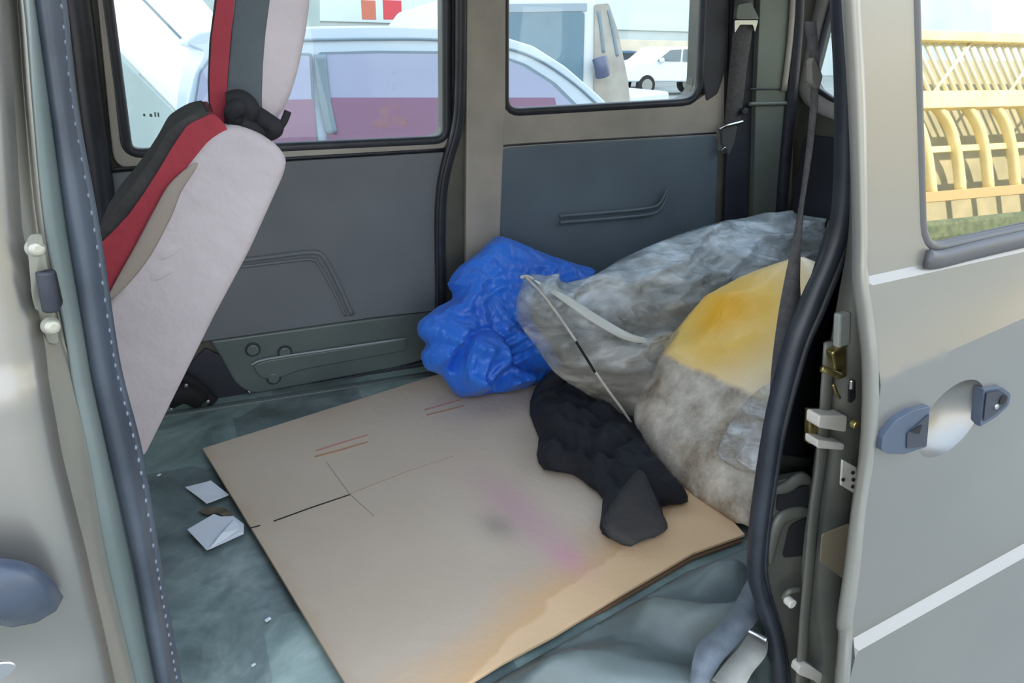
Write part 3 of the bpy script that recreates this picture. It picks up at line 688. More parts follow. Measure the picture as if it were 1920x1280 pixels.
plate('anchor_plate', roundp([onW(1350, 240, .03), onW(1378, 234, .03), onW(1372, 265, .03), onW(1362, 290, .03), onW(1350, 268, .03)], .006), NB * 0.012, mat('anchor grey', srgb(120, 122, 124), rough=0.35, metal=0.6), b2, bev=0.003)
cyl('anchor_bolt', onW(1357, 281, .045), NB, 0.009, 0.010, STEEL, b2)
cyl('anchor_knob', onW(1395, 208, .04), NB, 0.010, 0.014, DARK, b2, bev=0.003)

# =================================================================== FRONT SEAT
seat = root('passenger_seat', 'reclined seat back in mauve beige cover with red and black stripe', 'car seat')
SYN, SYF = 0.86, 1.38
def prof(pxs, r=0.0, Y=SYN): return roundp([onY(a, b, Y) for a, b in pxs], r)
def extr(name, P, m, y0, y1, bev, parent, seg=5):
    return plate(name, [Vector((p.x, y0, p.z)) for p in P], V(0, y1 - y0, 0), m, parent, bev=bev, seg=seg)
full = [(268, 866), (345, 712), (400, 600), (470, 470), (508, 385), (534, 328), (540, 300), (524, 276), (490, 252), (455, 238), (425, 236), (388, 258), (340, 318), (306, 370), (274, 432), (240, 490), (212, 548), (150, 660), (150, 860)]
SD = V(0.02, 1, 0)                                      # the seat is turned a touch
def extd(name, P, m, d0, d1, bev, parent, seg=5):
    return plate(name, [p + SD * d0 for p in P], SD * (d1 - d0), m, parent, bev=bev, seg=seg)
backr = extd('backrest', prof(full, 0.012), BEIGE, 0, 0.24, 0.016, seat, 6)
extd('red_band', prof([(430, 245), (412, 222), (398, 213), (352, 234), (324, 275), (298, 319), (272, 360), (244, 400), (215, 432), (186, 460), (160, 500), (160, 640), (200, 560), (250, 500), (300, 400), (360, 310)], 0.006), RED, .003, 0.20, 0.006, seat)
extd('front_cover', prof([(395, 222), (390, 210), (362, 216), (336, 230), (314, 246), (290, 290), (268, 324), (238, 364), (206, 402), (176, 450), (150, 520), (150, 640), (190, 480), (250, 410), (300, 335), (340, 272)], 0.006), BLK, .008, 0.19, 0.008, seat)
extd('backrest_centre', prof([(a_ + 12, b_ + 66) for a_, b_ in [(530, 330), (520, 280), (455, 240), (395, 222), (340, 262), (290, 330), (230, 410), (180, 480), (150, 640), (150, 800), (268, 806), (400, 560)]], 0.02), BLK, .235, 0.50, 0.02, seat)
tube('cover_seam', [onY(205, 560, SYN - .001), onY(235, 520, SYN - .001), onY(268, 470, SYN - .001), onY(305, 400, SYN - .001), onY(330, 350, SYN - .001), onY(370, 305, SYN - .001)], 0.009, mat('tan seam', srgb(146, 134, 124), rough=0.8), seat, rb=0.003, taper=True)
def foldln(name, pts, ra=0.006, rb=0.0022):
    o_ = tube(name, [onY(a_, b_, SYN + (.0015 if 0 < i_ < len(pts) - 1 else .006)) for i_, (a_, b_) in enumerate(pts)], ra, BEIGE, seat, rb=rb, taper=True)
foldln('cover_fold', [(270, 500), (300, 482), (335, 462), (372, 448)])
foldln('cover_fold', [(248, 545), (285, 522), (320, 505), (362, 498)])
foldln('cover_fold', [(296, 440), (318, 425), (340, 402)])
# headrest with its own stripes
HYN = 0.90
hd = [(412, 240), (396, 200), (391, 150), (394, 80), (406, 0), (420, -110), (470, -150), (540, -150), (578, -90), (582, 0), (574, 60), (560, 130), (545, 180), (528, 212), (512, 232)]
HD = V(0.115, 1, 0)
def exth(name, P, m, d0, d1, bev, parent, seg=4):
    return plate(name, [p + HD * d0 for p in P], HD * (d1 - d0), m, parent, bev=bev, seg=seg)
hr = exth('headrest', prof(hd, 0.01, HYN), BEIGE, 0, .26, 0.018, seat, 6)
exth('headrest_red', prof([(420, 240), (400, 212), (394, 190), (393, 150), (397, 70), (407, 0), (421, -100), (446, -100), (440, 0), (434, 60), (428, 130), (424, 190)], 0.003, HYN), RED, -.003, .25, 0.004, hr)
exth('headrest_black', prof([(397, 206), (390, 190), (389, 150), (392, 80), (402, 0), (416, -100), (424, -100), (410, 0), (400, 80), (397, 150)], 0.001, HYN), BLK, .002, .25, 0.001, hr)
exth('headrest_slate', prof([(420, 232), (426, 150), (434, 60), (441, 0), (446, -100), (512, -100), (506, 0), (498, 60), (493, 120), (491, 180), (492, 225), (470, 240)], 0.004, HYN), GRY, -.002, .2, 0.005, hr)
# black elastic knot below the headrest
kn = [(430, 190), (452, 186), (470, 205), (455, 225), (438, 215), (448, 200), (478, 214), (500, 228), (515, 240), (498, 248), (470, 242), (450, 232)]
tube('elastic_knot', [onY(a, b, .885 - .004 * (i % 3)) for i, (a, b) in enumerate(kn)], 0.010, ELAS, seat, rb=0.008)
tube('elastic_knot', [onY(a, b, .89) for a, b in [(425, 235), (446, 238), (470, 230), (492, 244)]], 0.013, ELAS, seat, rb=0.010)
tube('elastic_strap', [onY(a, b, .885) for a, b in [(500, 247), (520, 242), (532, 228), (540, 208)]], 0.004, ELAS, seat, rb=0.003)
# cushion below, standing on the floor
cu = box('seat_cushion', V(-0.42, 1.12, FZ + 0.26), (0.5, 0.52, 0.14), BLK, seat, bev=0.03)
box('seat_base', V(-0.42, 1.12, FZ + 0.095), (0.42, 0.44, 0.19), DARK, seat, bev=0.01)

# =================================================================== CARDBOARD
cbm = bpy.data.materials.new('worn cardboard'); cbm.use_nodes = True
A3, B3, D3, F3 = onZ(380, 840, FZ), onZ(810, 705, FZ), onZ(1397, 1001, FZ), onZ(700, 1366, FZ)
def card_nodes(t):
    N, L = t.nodes, t.links; b = N['Principled BSDF']; geo = N.new('ShaderNodeNewGeometry')
    def rgb(c): n = N.new('ShaderNodeRGB'); n.outputs[0].default_value = c; return n.outputs[0]
    def mix(fac, a, c):
        n = N.new('ShaderNodeMix'); n.data_type = 'RGBA'
        L.new(fac, n.inputs[0]); L.new(a, n.inputs[6]); L.new(c, n.inputs[7]); return n.outputs[2]
    def math_(op, a, c=None, clamp=False):
        n = N.new('ShaderNodeMath'); n.operation = op; n.use_clamp = clamp
        for k, x in enumerate((a, c)):
            if x is None: continue
            if isinstance(x, (int, float)): n.inputs[k].default_value = x
            else: L.new(x, n.inputs[k])
        return n.outputs[0]
    nz = N.new('ShaderNodeTexNoise'); nz.inputs['Scale'].default_value = 3; nz.inputs['Detail'].default_value = 8; L.new(geo.outputs['Position'], nz.inputs['Vector'])
    rp = N.new('ShaderNodeValToRGB'); rp.color_ramp.elements[0].position = .35; rp.color_ramp.elements[1].position = .65
    rp.color_ramp.elements[0].color = srgb(196, 176, 156); rp.color_ramp.elements[1].color = srgb(205, 186, 166); L.new(nz.outputs['Fac'], rp.inputs[0])
    col = rp.outputs[0]
    # distance from the near edge (line D-F)
    e = (F3 - D3).normalized(); nn = Vector((-e.y, e.x, 0));
    if nn.dot(A3 - D3) < 0: nn = -nn
    def lindist(p, n_):
        vm = N.new('ShaderNodeVectorMath'); vm.operation = 'DOT_PRODUCT'; L.new(geo.outputs['Position'], vm.inputs[0]); vm.inputs[1].default_value = n_
        return math_('SUBTRACT', vm.outputs['Value'], p.dot(n_))
    dn = lindist(D3, nn); da = lindist(D3, e)
    n2 = N.new('ShaderNodeTexNoise'); n2.inputs['Scale'].default_value = 9; n2.inputs['Detail'].default_value = 3; L.new(geo.outputs['Position'], n2.inputs['Vector'])
    wob = math_('MULTIPLY', math_('SUBTRACT', n2.outputs['Fac'], 0.5), 0.10)
    # warm light painted in: wide near the right end, fading out toward the front
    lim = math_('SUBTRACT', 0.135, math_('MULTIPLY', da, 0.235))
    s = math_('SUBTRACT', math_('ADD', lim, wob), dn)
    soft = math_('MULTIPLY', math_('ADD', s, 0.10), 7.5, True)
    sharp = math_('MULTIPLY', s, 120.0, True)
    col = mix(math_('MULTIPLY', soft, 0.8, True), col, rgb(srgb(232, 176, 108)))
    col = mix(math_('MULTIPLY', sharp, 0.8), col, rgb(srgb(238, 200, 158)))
    # faded pink print streak and a grey smudge
    def blob(p, d, la, lb):
        d = d.normalized(); q = Vector((-d.y, d.x, 0))
        a = math_('DIVIDE', lindist(p, d), la); c = math_('DIVIDE', lindist(p, q), lb)
        r2 = math_('ADD', math_('MULTIPLY', a, a), math_('MULTIPLY', c, c))
        return math_('POWER', math.e, math_('MULTIPLY', r2, -1.0))
    p1, p2 = onZ(890, 890, FZ), onZ(1070, 1070, FZ)
    col = mix(math_('MULTIPLY', blob((p1 + p2) / 2, p2 - p1, 0.14, 0.045), 0.5), col, rgb(srgb(196, 142, 160)))
    col = mix(math_('MULTIPLY', blob(onZ(1062, 1060, FZ), p2 - p1, 0.05, 0.028), 0.4), col, rgb(srgb(224, 140, 180)))
    col = mix(math_('MULTIPLY', blob(onZ(932, 1000, FZ), p2 - p1, 0.045, 0.03), 0.5), col, rgb(srgb(120, 114, 106)))
    # damp stain along the left edge
    n3 = N.new('ShaderNodeTexNoise'); n3.inputs['Scale'].default_value = 14; L.new(geo.outputs['Position'], n3.inputs['Vector'])
    dl_ = lindist(A3, (D3 - F3).normalized() if (D3 - F3).dot(B3 - A3) > 0 else (F3 - D3).normalized())
    st = math_('MULTIPLY', math_('SUBTRACT', math_('SUBTRACT', math_('MULTIPLY', n3.outputs['Fac'], 0.06), 0.018), dl_), 60, True)
    col = mix(math_('MULTIPLY', st, 0.22), col, rgb(srgb(176, 140, 90)))
    L.new(col, b.inputs['Base Color']); b.inputs['Roughness'].default_value = 0.8
    wv = N.new('ShaderNodeTexNoise'); wv.inputs['Scale'].default_value = 40; L.new(geo.outputs['Position'], wv.inputs['Vector'])
    bp = N.new('ShaderNodeBump'); bp.inputs['Strength'].default_value = 0.12; bp.inputs['Distance'].default_value = 0.01; L.new(wv.outputs['Fac'], bp.inputs['Height']); L.new(bp.outputs[0], b.inputs['Normal'])
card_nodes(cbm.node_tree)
C3 = onZ(1130, 640, FZ)
cb = root('cardboard_sheet', 'large flattened brown cardboard sheet lying on the van floor', 'cardboard')
H1 = FZ + 0.012
def cz(p, z): return Vector((p.x, p.y, z))
A4, B4, D4, F4 = [onZ(*q, H1 + .006) for q in ((380, 840), (810, 705), (1397, 1001), (700, 1366))]
E4 = B4 + (D4 - F4) * 0.62
edge = [A4, B4, B4 + V(.25, .02, 0), D4 + V(0.06, 0.35, 0), D4, onZ(1300, 1035, H1 + .006), onZ(1140, 1128, H1 + .006), onZ(1040, 1190, H1 + .006), onZ(942, 1242, H1 + .006), onZ(880, 1280, H1 + .006), F4, onZ(592, 1188, H1 + .006), onZ(520, 1066, H1 + .006), onZ(470, 986, H1 + .006)]
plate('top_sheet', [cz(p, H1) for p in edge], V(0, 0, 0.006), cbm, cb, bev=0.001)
edge2 = [A4 + V(.02, -.02, 0), B4 + V(0, -.02, 0), D4 + V(0.05, 0.3, 0), onZ(1392, 1010, H1), onZ(1300, 1043, H1), onZ(1140, 1136, H1), F4 + V(.03, .03, 0), onZ(480, 985, H1)]
plate('lower_sheet', [cz(p, FZ + 0.003) for p in edge2], V(0, 0, 0.006), mat('cardboard edge', srgb(120, 92, 66), rough=0.9), cb, bev=0.001)
HT = H1 + 0.0062
slot = mat('dark slot', srgb(40, 30, 26), rough=0.9)
def pline(name, pts, wd, m, parent, z=HT):
    P = [onZ(a, b, z) for a, b in pts]; L1 = []; L2 = []
    for i, p in enumerate(P):
        t = (P[min(i + 1, len(P) - 1)] - P[max(i - 1, 0)]).normalized(); s = Vector((-t.y, t.x, 0)) * wd
        L1.append(p + s); L2.append(p - s)
    return plate(name, L1 + L2[::-1], V(0, 0, 0.0006), m, parent, bev=0)
pline('cut_slit', [(513, 977), (585, 951), (656, 927)], 0.0016, slot, cb)
pline('cut_slit', [(468, 990), (488, 985)], 0.0016, slot, cb)
faint = mat('faint crease', srgb(170, 150, 130), rough=0.9)
pline('crease', [(612, 866), (656, 926), (702, 968)], 0.0007, faint, cb)
pline('crease', [(656, 926), (760, 885), (850, 855)], 0.0006, faint, cb)
tape = mat('tan staple tape', srgb(186, 142, 104), rough=0.5); tape2 = mat('pinkish tape', srgb(198, 140, 128), rough=0.5)
pline('tape_strip', [(592, 845), (640, 830), (690, 815)], 0.0030, tape2, cb); pline('tape_strip', [(590, 856), (640, 843), (690, 828)], 0.0030, tape, cb)
pline('tape_strip', [(796, 768), (830, 759), (865, 749)], 0.0030, tape2, cb); pline('tape_strip', [(800, 778), (840, 768), (870, 760)], 0.0030, tape, cb)

# =================================================================== PAPERS
def paper(label, pts, m=PAPER, crease=None, lift=0.004):
    P = [onZ(a, b, FZ + lift) for a, b in pts]
    o = plate('paper_slip', P, V(0, 0, 0.0012), m, None, bev=0); tag(o, label, 'paper', 'paper scraps on the floor')
    for i, v in enumerate(o.data.vertices): v.co.z += 0.006 * (0.5 + 0.5 * math.sin(v.co.x * 70 + v.co.y * 50))
    return o
paper('small flat white paper slip on the floor beside the cardboard corner', [(347, 914), (386, 908), (396, 906), (430, 931), (388, 948), (370, 932)])
o = paper('larger folded white paper slip with a crease on the floor', [(352, 997), (402, 969), (416, 974), (438, 972), (458, 988), (458, 1000), (388, 1036)])
pk = plate('fold', [onZ(392, 1030, FZ + .011), onZ(416, 1000, FZ + .016), onZ(438, 975, FZ + .012), onZ(456, 990, FZ + .008), onZ(457, 1001, FZ + .007)], V(0, 0, 0.001), PAPER, o, bev=0)
for (a, b, s_, lab) in ((502, 1161, .006, 'tiny white crumb on the dark floor patch'), (475, 1246, .004, 'tiny white speck near the bottom floor edge'), (298, 890, .005, 'tiny pale speck on the floor beside the door seal')):
    p = onZ(a, b, FZ + .003); o = box('paper_scrap', p, (s_ * 1.6, s_ * .9, .003), PAPER, None, bev=0.001, rot=Matrix.Rotation(.5, 3, 'Z')); tag(o, lab, 'paper', 'paper crumbs')
# brown dry leaf scraps between the papers
lf = mat('dry leaf', srgb(120, 104, 80), srgb(86, 78, 64), scale=60, rough=0.8)
o = plate('leaf_scrap', [onZ(a, b, FZ + .004) for a, b in [(372, 960), (392, 952), (420, 953), (436, 962), (424, 970), (404, 962), (388, 966)]], V(0, 0, 0.002), lf, None, bev=0)
tag(o, 'dry brown leaf scrap between the two white paper slips', 'leaf')

# =================================================================== CLOTHS AND BAGS
blue = mat('blue nylon', srgb(44, 122, 230), srgb(36, 104, 212), scale=7, rough=0.40, bump=0.2, bscale=60, sheen=0.1, crumple=.7, cscale=13, stretch=(1, 1, .55))
bo = [(930, 443), (960, 450), (1020, 475), (1080, 495), (1112, 508), (1090, 560), (1060, 610), (1040, 670), (1030, 700), (1015, 712), (990, 728), (950, 737), (900, 743), (868, 747), (850, 735), (828, 704), (802, 694), (793, 680), (790, 662), (800, 645), (789, 634), (783, 618), (787, 601), (802, 590), (822, 574), (846, 562), (849, 548), (840, 532), (860, 500), (895, 475)]
bp0 = onZ(870, 745, FZ + .02); bp1 = onZ(1010, 712, FZ + .02); bp2 = onW(940, 450, .10)
bn = (bp1 - bp0).cross(bp2 - bp0).normalized()
if bn.y > 0: bn = -bn
def crease(p, s, d, seed=0.0, k=.25, sharp=1.0, wander=0.5):
    """long folds running along the direction d"""
    d = d.normalized(); al = p.dot(d); q = (p - d * al) * s + d * al * s * k + Vector((seed, seed * 2, -seed))
    q += Vector(noise.noise_vector(q * .5)) * wander
    return (1 - min(1, abs(noise.noise(q)) * 2.4)) ** sharp
def bfold(p):
    t = max(0, min(1, (0.86 - p.z) / 0.14)); t = t * t * (3 - 2 * t)
    up = .022 * crease(p, 11, V(.35, 0, 1), 2, .25, 1.5) + .010 * crease(p, 26, V(-.4, 0, 1), 5, .3, 1.3) + .008 * crease(p, 20, V(1, 0, .2), 9, .3, 2)
    lo = .075 * (billow(p, 7.5, 1, 3.3) - .45) + .036 * crease(p, 12, V(1, 0, -.5), 4, .4, 1.4, .9) + .018 * crease(p, 26, V(1, 0, .6), 7, .4, 1.3, .9)
    return up * (1 - .6 * t) + lo * t - .005
bl_ = inflate('blue_cloth', bo, bp0, bn, V(0, 0, 1), blue, H=0.055, Hb=0.05, R=0.09, step=0.006, fold=bfold, zmin=FZ + .02, ymax=.03, smooth_out=2)
tag(bl_, 'crumpled bright blue nylon cloth heaped against the centre pillar', 'cloth')

black = mat('black cloth fabric', srgb(17, 18, 24), srgb(26, 28, 36), scale=12, rough=0.85, bump=0.3, bscale=80, crumple=.8, cscale=11, stretch=(.6, 1, 1))
ko = [(1000, 735), (1030, 725), (1060, 735), (1100, 745), (1150, 770), (1200, 800), (1215, 850), (1240, 885), (1290, 930), (1278, 945), (1238, 950), (1252, 990), (1215, 1008), (1180, 1020), (1140, 1008), (1124, 988), (1130, 935), (1105, 912), (1072, 888), (1020, 880), (1006, 852), (1010, 820), (993, 775)]
kl = inflate('black_cloth', ko, V(0, 0, HT + .012), V(0, 0, 1), V(0, 1, 0), black, H=0.04, Hb=0.010, R=0.07, step=0.008, fold=lambda p: (billow(p, 9, 2, 8.1) - .45) * .03 + .022 * crease(p, 15, V(.5, -1, 0), 3, .3, 1.3) + .008 * crease(p, 34, V(.8, -.6, 0), 8, .4, 1.2) - .01, zmin=HT + .001, smooth_out=2)
tag(kl, 'crumpled black cloth lying on the cardboard in front of the bags', 'cloth')
kp = inflate('black_cloth_flap', [(1130, 985), (1150, 940), (1198, 880), (1222, 915), (1236, 950), (1252, 990), (1215, 1008), (1180, 1018)], V(0, 0, HT + .04), V(0.1, -0.3, 1), V(0, 1, 0), mat('charcoal cloth', srgb(42, 39, 38), srgb(30, 30, 33), scale=10, rough=0.85, bump=.4, bscale=60), kl, H=0.008, Hb=0.03, R=0.05, step=0.01, fold=lambda p: (ridged(p, 14, 2, 2) - .5) * .008, zmin=HT + .002)

# plastic films
def film(name, c1, c2, alpha, nscale=5, zr=None, rough=0.3, ztint=None):
    m = bpy.data.materials.new(name); m.use_nodes = True; t = m.node_tree; N, L = t.nodes, t.links
    b = N['Principled BSDF']; b.inputs['Roughness'].default_value = rough; b.inputs['Specular IOR Level'].default_value = 0.7
    geo = N.new('ShaderNodeNewGeometry')
    mp_ = N.new('ShaderNodeMapping'); mp_.inputs['Rotation'].default_value = (0, .6, 0); mp_.inputs['Scale'].default_value = (1, 1, 2.6); L.new(geo.outputs['Position'], mp_.inputs[0])
    nz = N.new('ShaderNodeTexNoise'); nz.inputs['Scale'].default_value = nscale; nz.inputs['Detail'].default_value = 7; nz.inputs['Distortion'].default_value = .35; nz.inputs['Roughness'].default_value = .55; L.new(mp_.outputs[0], nz.inputs['Vector'])
    r = N.new('ShaderNodeValToRGB'); r.color_ramp.elements[0].position = .40; r.color_ramp.elements[1].position = .60; r.color_ramp.elements[0].color = c1; r.color_ramp.elements[1].color = c2
    L.new(nz.outputs['Fac'], r.inputs[0]); L.new(r.outputs[0], b.inputs['Base Color'])
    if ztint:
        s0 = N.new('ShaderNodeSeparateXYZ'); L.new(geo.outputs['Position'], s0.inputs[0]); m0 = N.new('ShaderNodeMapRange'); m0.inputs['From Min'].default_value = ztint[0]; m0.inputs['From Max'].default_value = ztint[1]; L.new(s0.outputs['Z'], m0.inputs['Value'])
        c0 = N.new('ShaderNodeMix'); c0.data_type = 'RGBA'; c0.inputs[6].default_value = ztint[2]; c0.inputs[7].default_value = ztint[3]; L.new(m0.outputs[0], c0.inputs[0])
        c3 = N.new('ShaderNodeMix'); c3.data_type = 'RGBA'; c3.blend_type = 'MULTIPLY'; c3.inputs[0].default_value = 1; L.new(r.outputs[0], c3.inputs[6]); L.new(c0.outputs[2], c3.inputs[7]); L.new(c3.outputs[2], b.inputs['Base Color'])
    ra = N.new('ShaderNodeMapRange'); ra.inputs['From Min'].default_value = .40; ra.inputs['From Max'].default_value = .62; ra.inputs['To Min'].default_value = alpha[0]; ra.inputs['To Max'].default_value = alpha[1]
    L.new(nz.outputs['Fac'], ra.inputs['Value'])
    src = ra.outputs[0]
    if zr:
        sp = N.new('ShaderNodeSeparateXYZ'); L.new(geo.outputs['Position'], sp.inputs[0])
        mz = N.new('ShaderNodeMapRange'); mz.inputs['From Min'].default_value = zr[0]; mz.inputs['From Max'].default_value = zr[1]; mz.inputs['To Min'].default_value = 0; mz.inputs['To Max'].default_value = zr[2]; L.new(sp.outputs['Z'], mz.inputs['Value'])
        ad = N.new('ShaderNodeMath'); ad.use_clamp = True; L.new(src, ad.inputs[0]); L.new(mz.outputs[0], ad.inputs[1]); src = ad.outputs[0]
    L.new(src, b.inputs['Alpha'])
    n2 = N.new('ShaderNodeTexNoise'); n2.inputs['Scale'].default_value = 16; n2.inputs['Detail'].default_value = 6; n2.inputs['Distortion'].default_value = .5; L.new(mp_.outputs[0], n2.inputs['Vector'])
    bp = N.new('ShaderNodeBump'); bp.inputs['Strength'].default_value = 0.35; bp.inputs['Distance'].default_value = 0.012; L.new(n2.outputs['Fac'], bp.inputs['Height']); L.new(bp.outputs[0], b.inputs['Normal'])
    L.new(crumpled(t, mp_.outputs[0], 7 if nscale < 10 else 16, .8), bp.inputs['Normal'])
    return m
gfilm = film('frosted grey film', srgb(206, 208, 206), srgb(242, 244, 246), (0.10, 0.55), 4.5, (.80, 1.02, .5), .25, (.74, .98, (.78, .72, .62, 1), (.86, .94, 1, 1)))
go_ = [(985, 517), (1010, 521), (1045, 536), (1115, 515), (1160, 488), (1225, 458), (1290, 435), (1345, 420), (1390, 412), (1425, 405), (1470, 412), (1510, 425), (1540, 447), (1535, 520), (1480, 620), (1400, 700), (1300, 760), (1215, 806), (1188, 798), (1150, 775), (1118, 748), (1060, 712), (1035, 690), (1005, 645), (975, 605), (968, 570), (978, 535)]
gp0 = onZ(1192, 800, FZ + .015); gp1 = gp0 + V(0.55, 0.10, 0); gp2 = onY(1290, 435, 1.66)
gn = (gp1 - gp0).cross(gp2 - gp0).normalized()
if gn.y > 0: gn = -gn
def gfold(p): return .045 * (crease(p, 5, V(1, 0, -.35), 1.3, .3, 1.2) - .5) + .026 * crease(p, 11, V(1, 0, .5), 4, .3, 1.6) + .012 * crease(p, 30, V(1, 0, -.6), 6, .3, 1.4)
gb = root('plastic_bag', 'frosted grey plastic bag stretched over bulky contents against the far wall', 'bag', 'plastic bags')
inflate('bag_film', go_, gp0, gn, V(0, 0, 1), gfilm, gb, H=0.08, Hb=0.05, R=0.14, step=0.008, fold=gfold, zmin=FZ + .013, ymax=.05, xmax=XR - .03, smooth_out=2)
def shrink(o, c, k): return [(c[0] + (a - c[0]) * k, c[1] + (b - c[1]) * k) for a, b in o]
inflate('bag_contents', shrink(go_, (1230, 610), .90), gp0, gn, V(0, 0, 1), mat('dark fibrous stuffing', srgb(80, 74, 62), srgb(128, 124, 114), scale=6, rough=0.9, bump=.5, bscale=40), gb, H=0.06, Hb=0.05, R=0.16, step=0.02, fold=lambda p: gfold(p) * .8 - .012, zmin=FZ + .016, ymax=.06, xmax=XR - .04)
gq = lambda a, b, off: onP(a, b, gp0, gn) + gn * off
def onbag(a, b, off):
    n_ = gn; return onP(a, b, gp0 + n_ * off, n_)
tube('bag_seam', [onbag(985, 519, .03), onbag(1020, 555, .09), onbag(1075, 632, .115), onbag(1125, 710, .115), onbag(1165, 765, .08), onbag(1188, 800, .03)], 0.003, NYLON, gb, nrm=gn)
tube('bag_fold', [onbag(1000, 524, .05), onbag(1060, 560, .10), onbag(1120, 600, .12), onbag(1180, 632, .125), onbag(1230, 640, .10)], 0.013, mat('milky film', srgb(206, 208, 200), rough=0.35), gb, rb=0.005, nrm=gn, taper=True)
tube('bag_tip', [onbag(1000, 524, .045), onbag(988, 518, .03), onbag(976, 520, .02)], 0.004, NYLON, gb, nrm=gn)
tube('dark_tear', [onbag(1080, 640, .122), onbag(1100, 672, .124), onbag(1116, 698, .122)], 0.003, BLACKH, gb, nrm=gn)

for q_ in ([(735, 100), (752, 100), (764, 236), (738, 237)], [(715, 175), (726, 170), (732, 238), (700, 239)], [(768, 165), (774, 165), (782, 235), (774, 236)]):  # orange reflection in the pane, painted as translucent strips
    plate('reflection_streak', [onW(a_, b_, -.010) for a_, b_ in q_], NB * .0006, film('orange reflection streak', srgb(226, 160, 110), srgb(240, 206, 140), (0.05, .45), 9, (1.26, 1.44, -.3)), win1, bev=0)
# amber bag
yf = bpy.data.materials.new('film over amber filling'); yf.use_nodes = True
def yel(t):
    N, L = t.nodes, t.links; b = N['Principled BSDF']; geo = N.new('ShaderNodeNewGeometry'); sp = N.new('ShaderNodeSeparateXYZ'); L.new(geo.outputs['Position'], sp.inputs[0])
    nz = N.new('ShaderNodeTexNoise'); nz.inputs['Scale'].default_value = 10; nz.inputs['Detail'].default_value = 9; nz.inputs['Roughness'].default_value = .7; L.new(geo.outputs['Position'], nz.inputs['Vector'])
    r1 = N.new('ShaderNodeValToRGB'); e = r1.color_ramp.elements; e[0].position = .36; e[0].color = srgb(138, 122, 102); e[1].position = .66; e[1].color = srgb(226, 216, 200); L.new(nz.outputs['Fac'], r1.inputs[0])
    p0 = onP(1375, 612, yp0, yn); vd = N.new('ShaderNodeVectorMath'); vd.operation = 'DISTANCE'; L.new(geo.outputs['Position'], vd.inputs[0]); vd.inputs[1].default_value = p0 + yn * .05
    r2 = N.new('ShaderNodeValToRGB'); e = r2.color_ramp.elements; e[0].position = .03; e[0].color = srgb(255, 190, 20); e[1].position = .22; e[1].color = srgb(250, 232, 196)
    x_ = e.new(.11); x_.color = srgb(255, 212, 110); L.new(vd.outputs['Value'], r2.inputs[0])
    pz = onP(1350, 725, yp0 + yn * .06, yn).z
    n4 = N.new('ShaderNodeMath'); n4.operation = 'MULTIPLY_ADD'; L.new(nz.outputs['Fac'], n4.inputs[0]); n4.inputs[1].default_value = .016; L.new(sp.outputs['Z'], n4.inputs[2])
    mr = N.new('ShaderNodeMapRange'); L.new(n4.outputs[0], mr.inputs['Value']); mr.inputs['From Min'].default_value = pz + .004; mr.inputs['From Max'].default_value = pz + .014
    mx = N.new('ShaderNodeMix'); mx.data_type = 'RGBA'; L.new(mr.outputs[0], mx.inputs[0]); L.new(r1.outputs[0], mx.inputs[6]); L.new(r2.outputs[0], mx.inputs[7]); L.new(mx.outputs[2], b.inputs['Base Color'])
    b.inputs['Roughness'].default_value = .4
    n2 = N.new('ShaderNodeTexNoise'); n2.inputs['Scale'].default_value = 26; n2.inputs['Detail'].default_value = 6; L.new(geo.outputs['Position'], n2.inputs['Vector'])
    bp = N.new('ShaderNodeBump'); bp.inputs['Strength'].default_value = 0.45; bp.inputs['Distance'].default_value = 0.01; L.new(n2.outputs['Fac'], bp.inputs['Height']); L.new(bp.outputs[0], b.inputs['Normal'])
yp0 = V(.905, .90, HT + .01); yp1 = onZ(1196, 812, HT + .01); yp2 = onX(1345, 552, 1.14)
yn = (yp1 - yp0).cross(yp2 - yp0).normalized()
if yn.x > 0: yn = -yn
yel(yf.node_tree)
yo = [(1196, 812), (1192, 780), (1206, 740), (1226, 705), (1250, 650), (1290, 600), (1340, 553), (1400, 520), (1460, 500), (1520, 487), (1535, 520), (1505, 620), (1475, 740), (1450, 860), (1430, 990), (1405, 1004), (1385, 999), (1340, 976), (1285, 936), (1230, 868)]
yb = root('plastic_bag', 'clear plastic bag with amber orange top and brown fibrous filling by the jamb', 'bag', 'plastic bags')
inflate('bag_contents', yo, yp0, yn, V(0, 0, 1), yf, yb, H=0.055, Hb=0.08, R=0.12, step=0.012, fold=lambda p: (ridged(p, 5, 2, 5.5) - .5) * .018, zmin=HT + .001)
onyb = lambda a, b, off: onP(a, b, yp0 + yn * off, yn)
tube('bag_rim', [onyb(1232, 700, .02), onyb(1256, 645, .02), onyb(1296, 597, .02), onyb(1343, 555, .02), onyb(1400, 523, .02), onyb(1460, 503, .02)], 0.004, NYLON, yb, nrm=yn)
fl2 = inflate('clear_pocket', [(1345, 850), (1365, 800), (1405, 745), (1450, 720), (1445, 800), (1430, 880), (1390, 884)], yp0 + yn * .075, yn, V(0, 0, 1), film('shiny clear film', srgb(190, 180, 165), srgb(235, 238, 240), (.25, .8), 14), yb, H=.012, Hb=.01, R=.03, step=.012, fold=lambda p: (ridged(p, 16, 3) - .5) * .012)

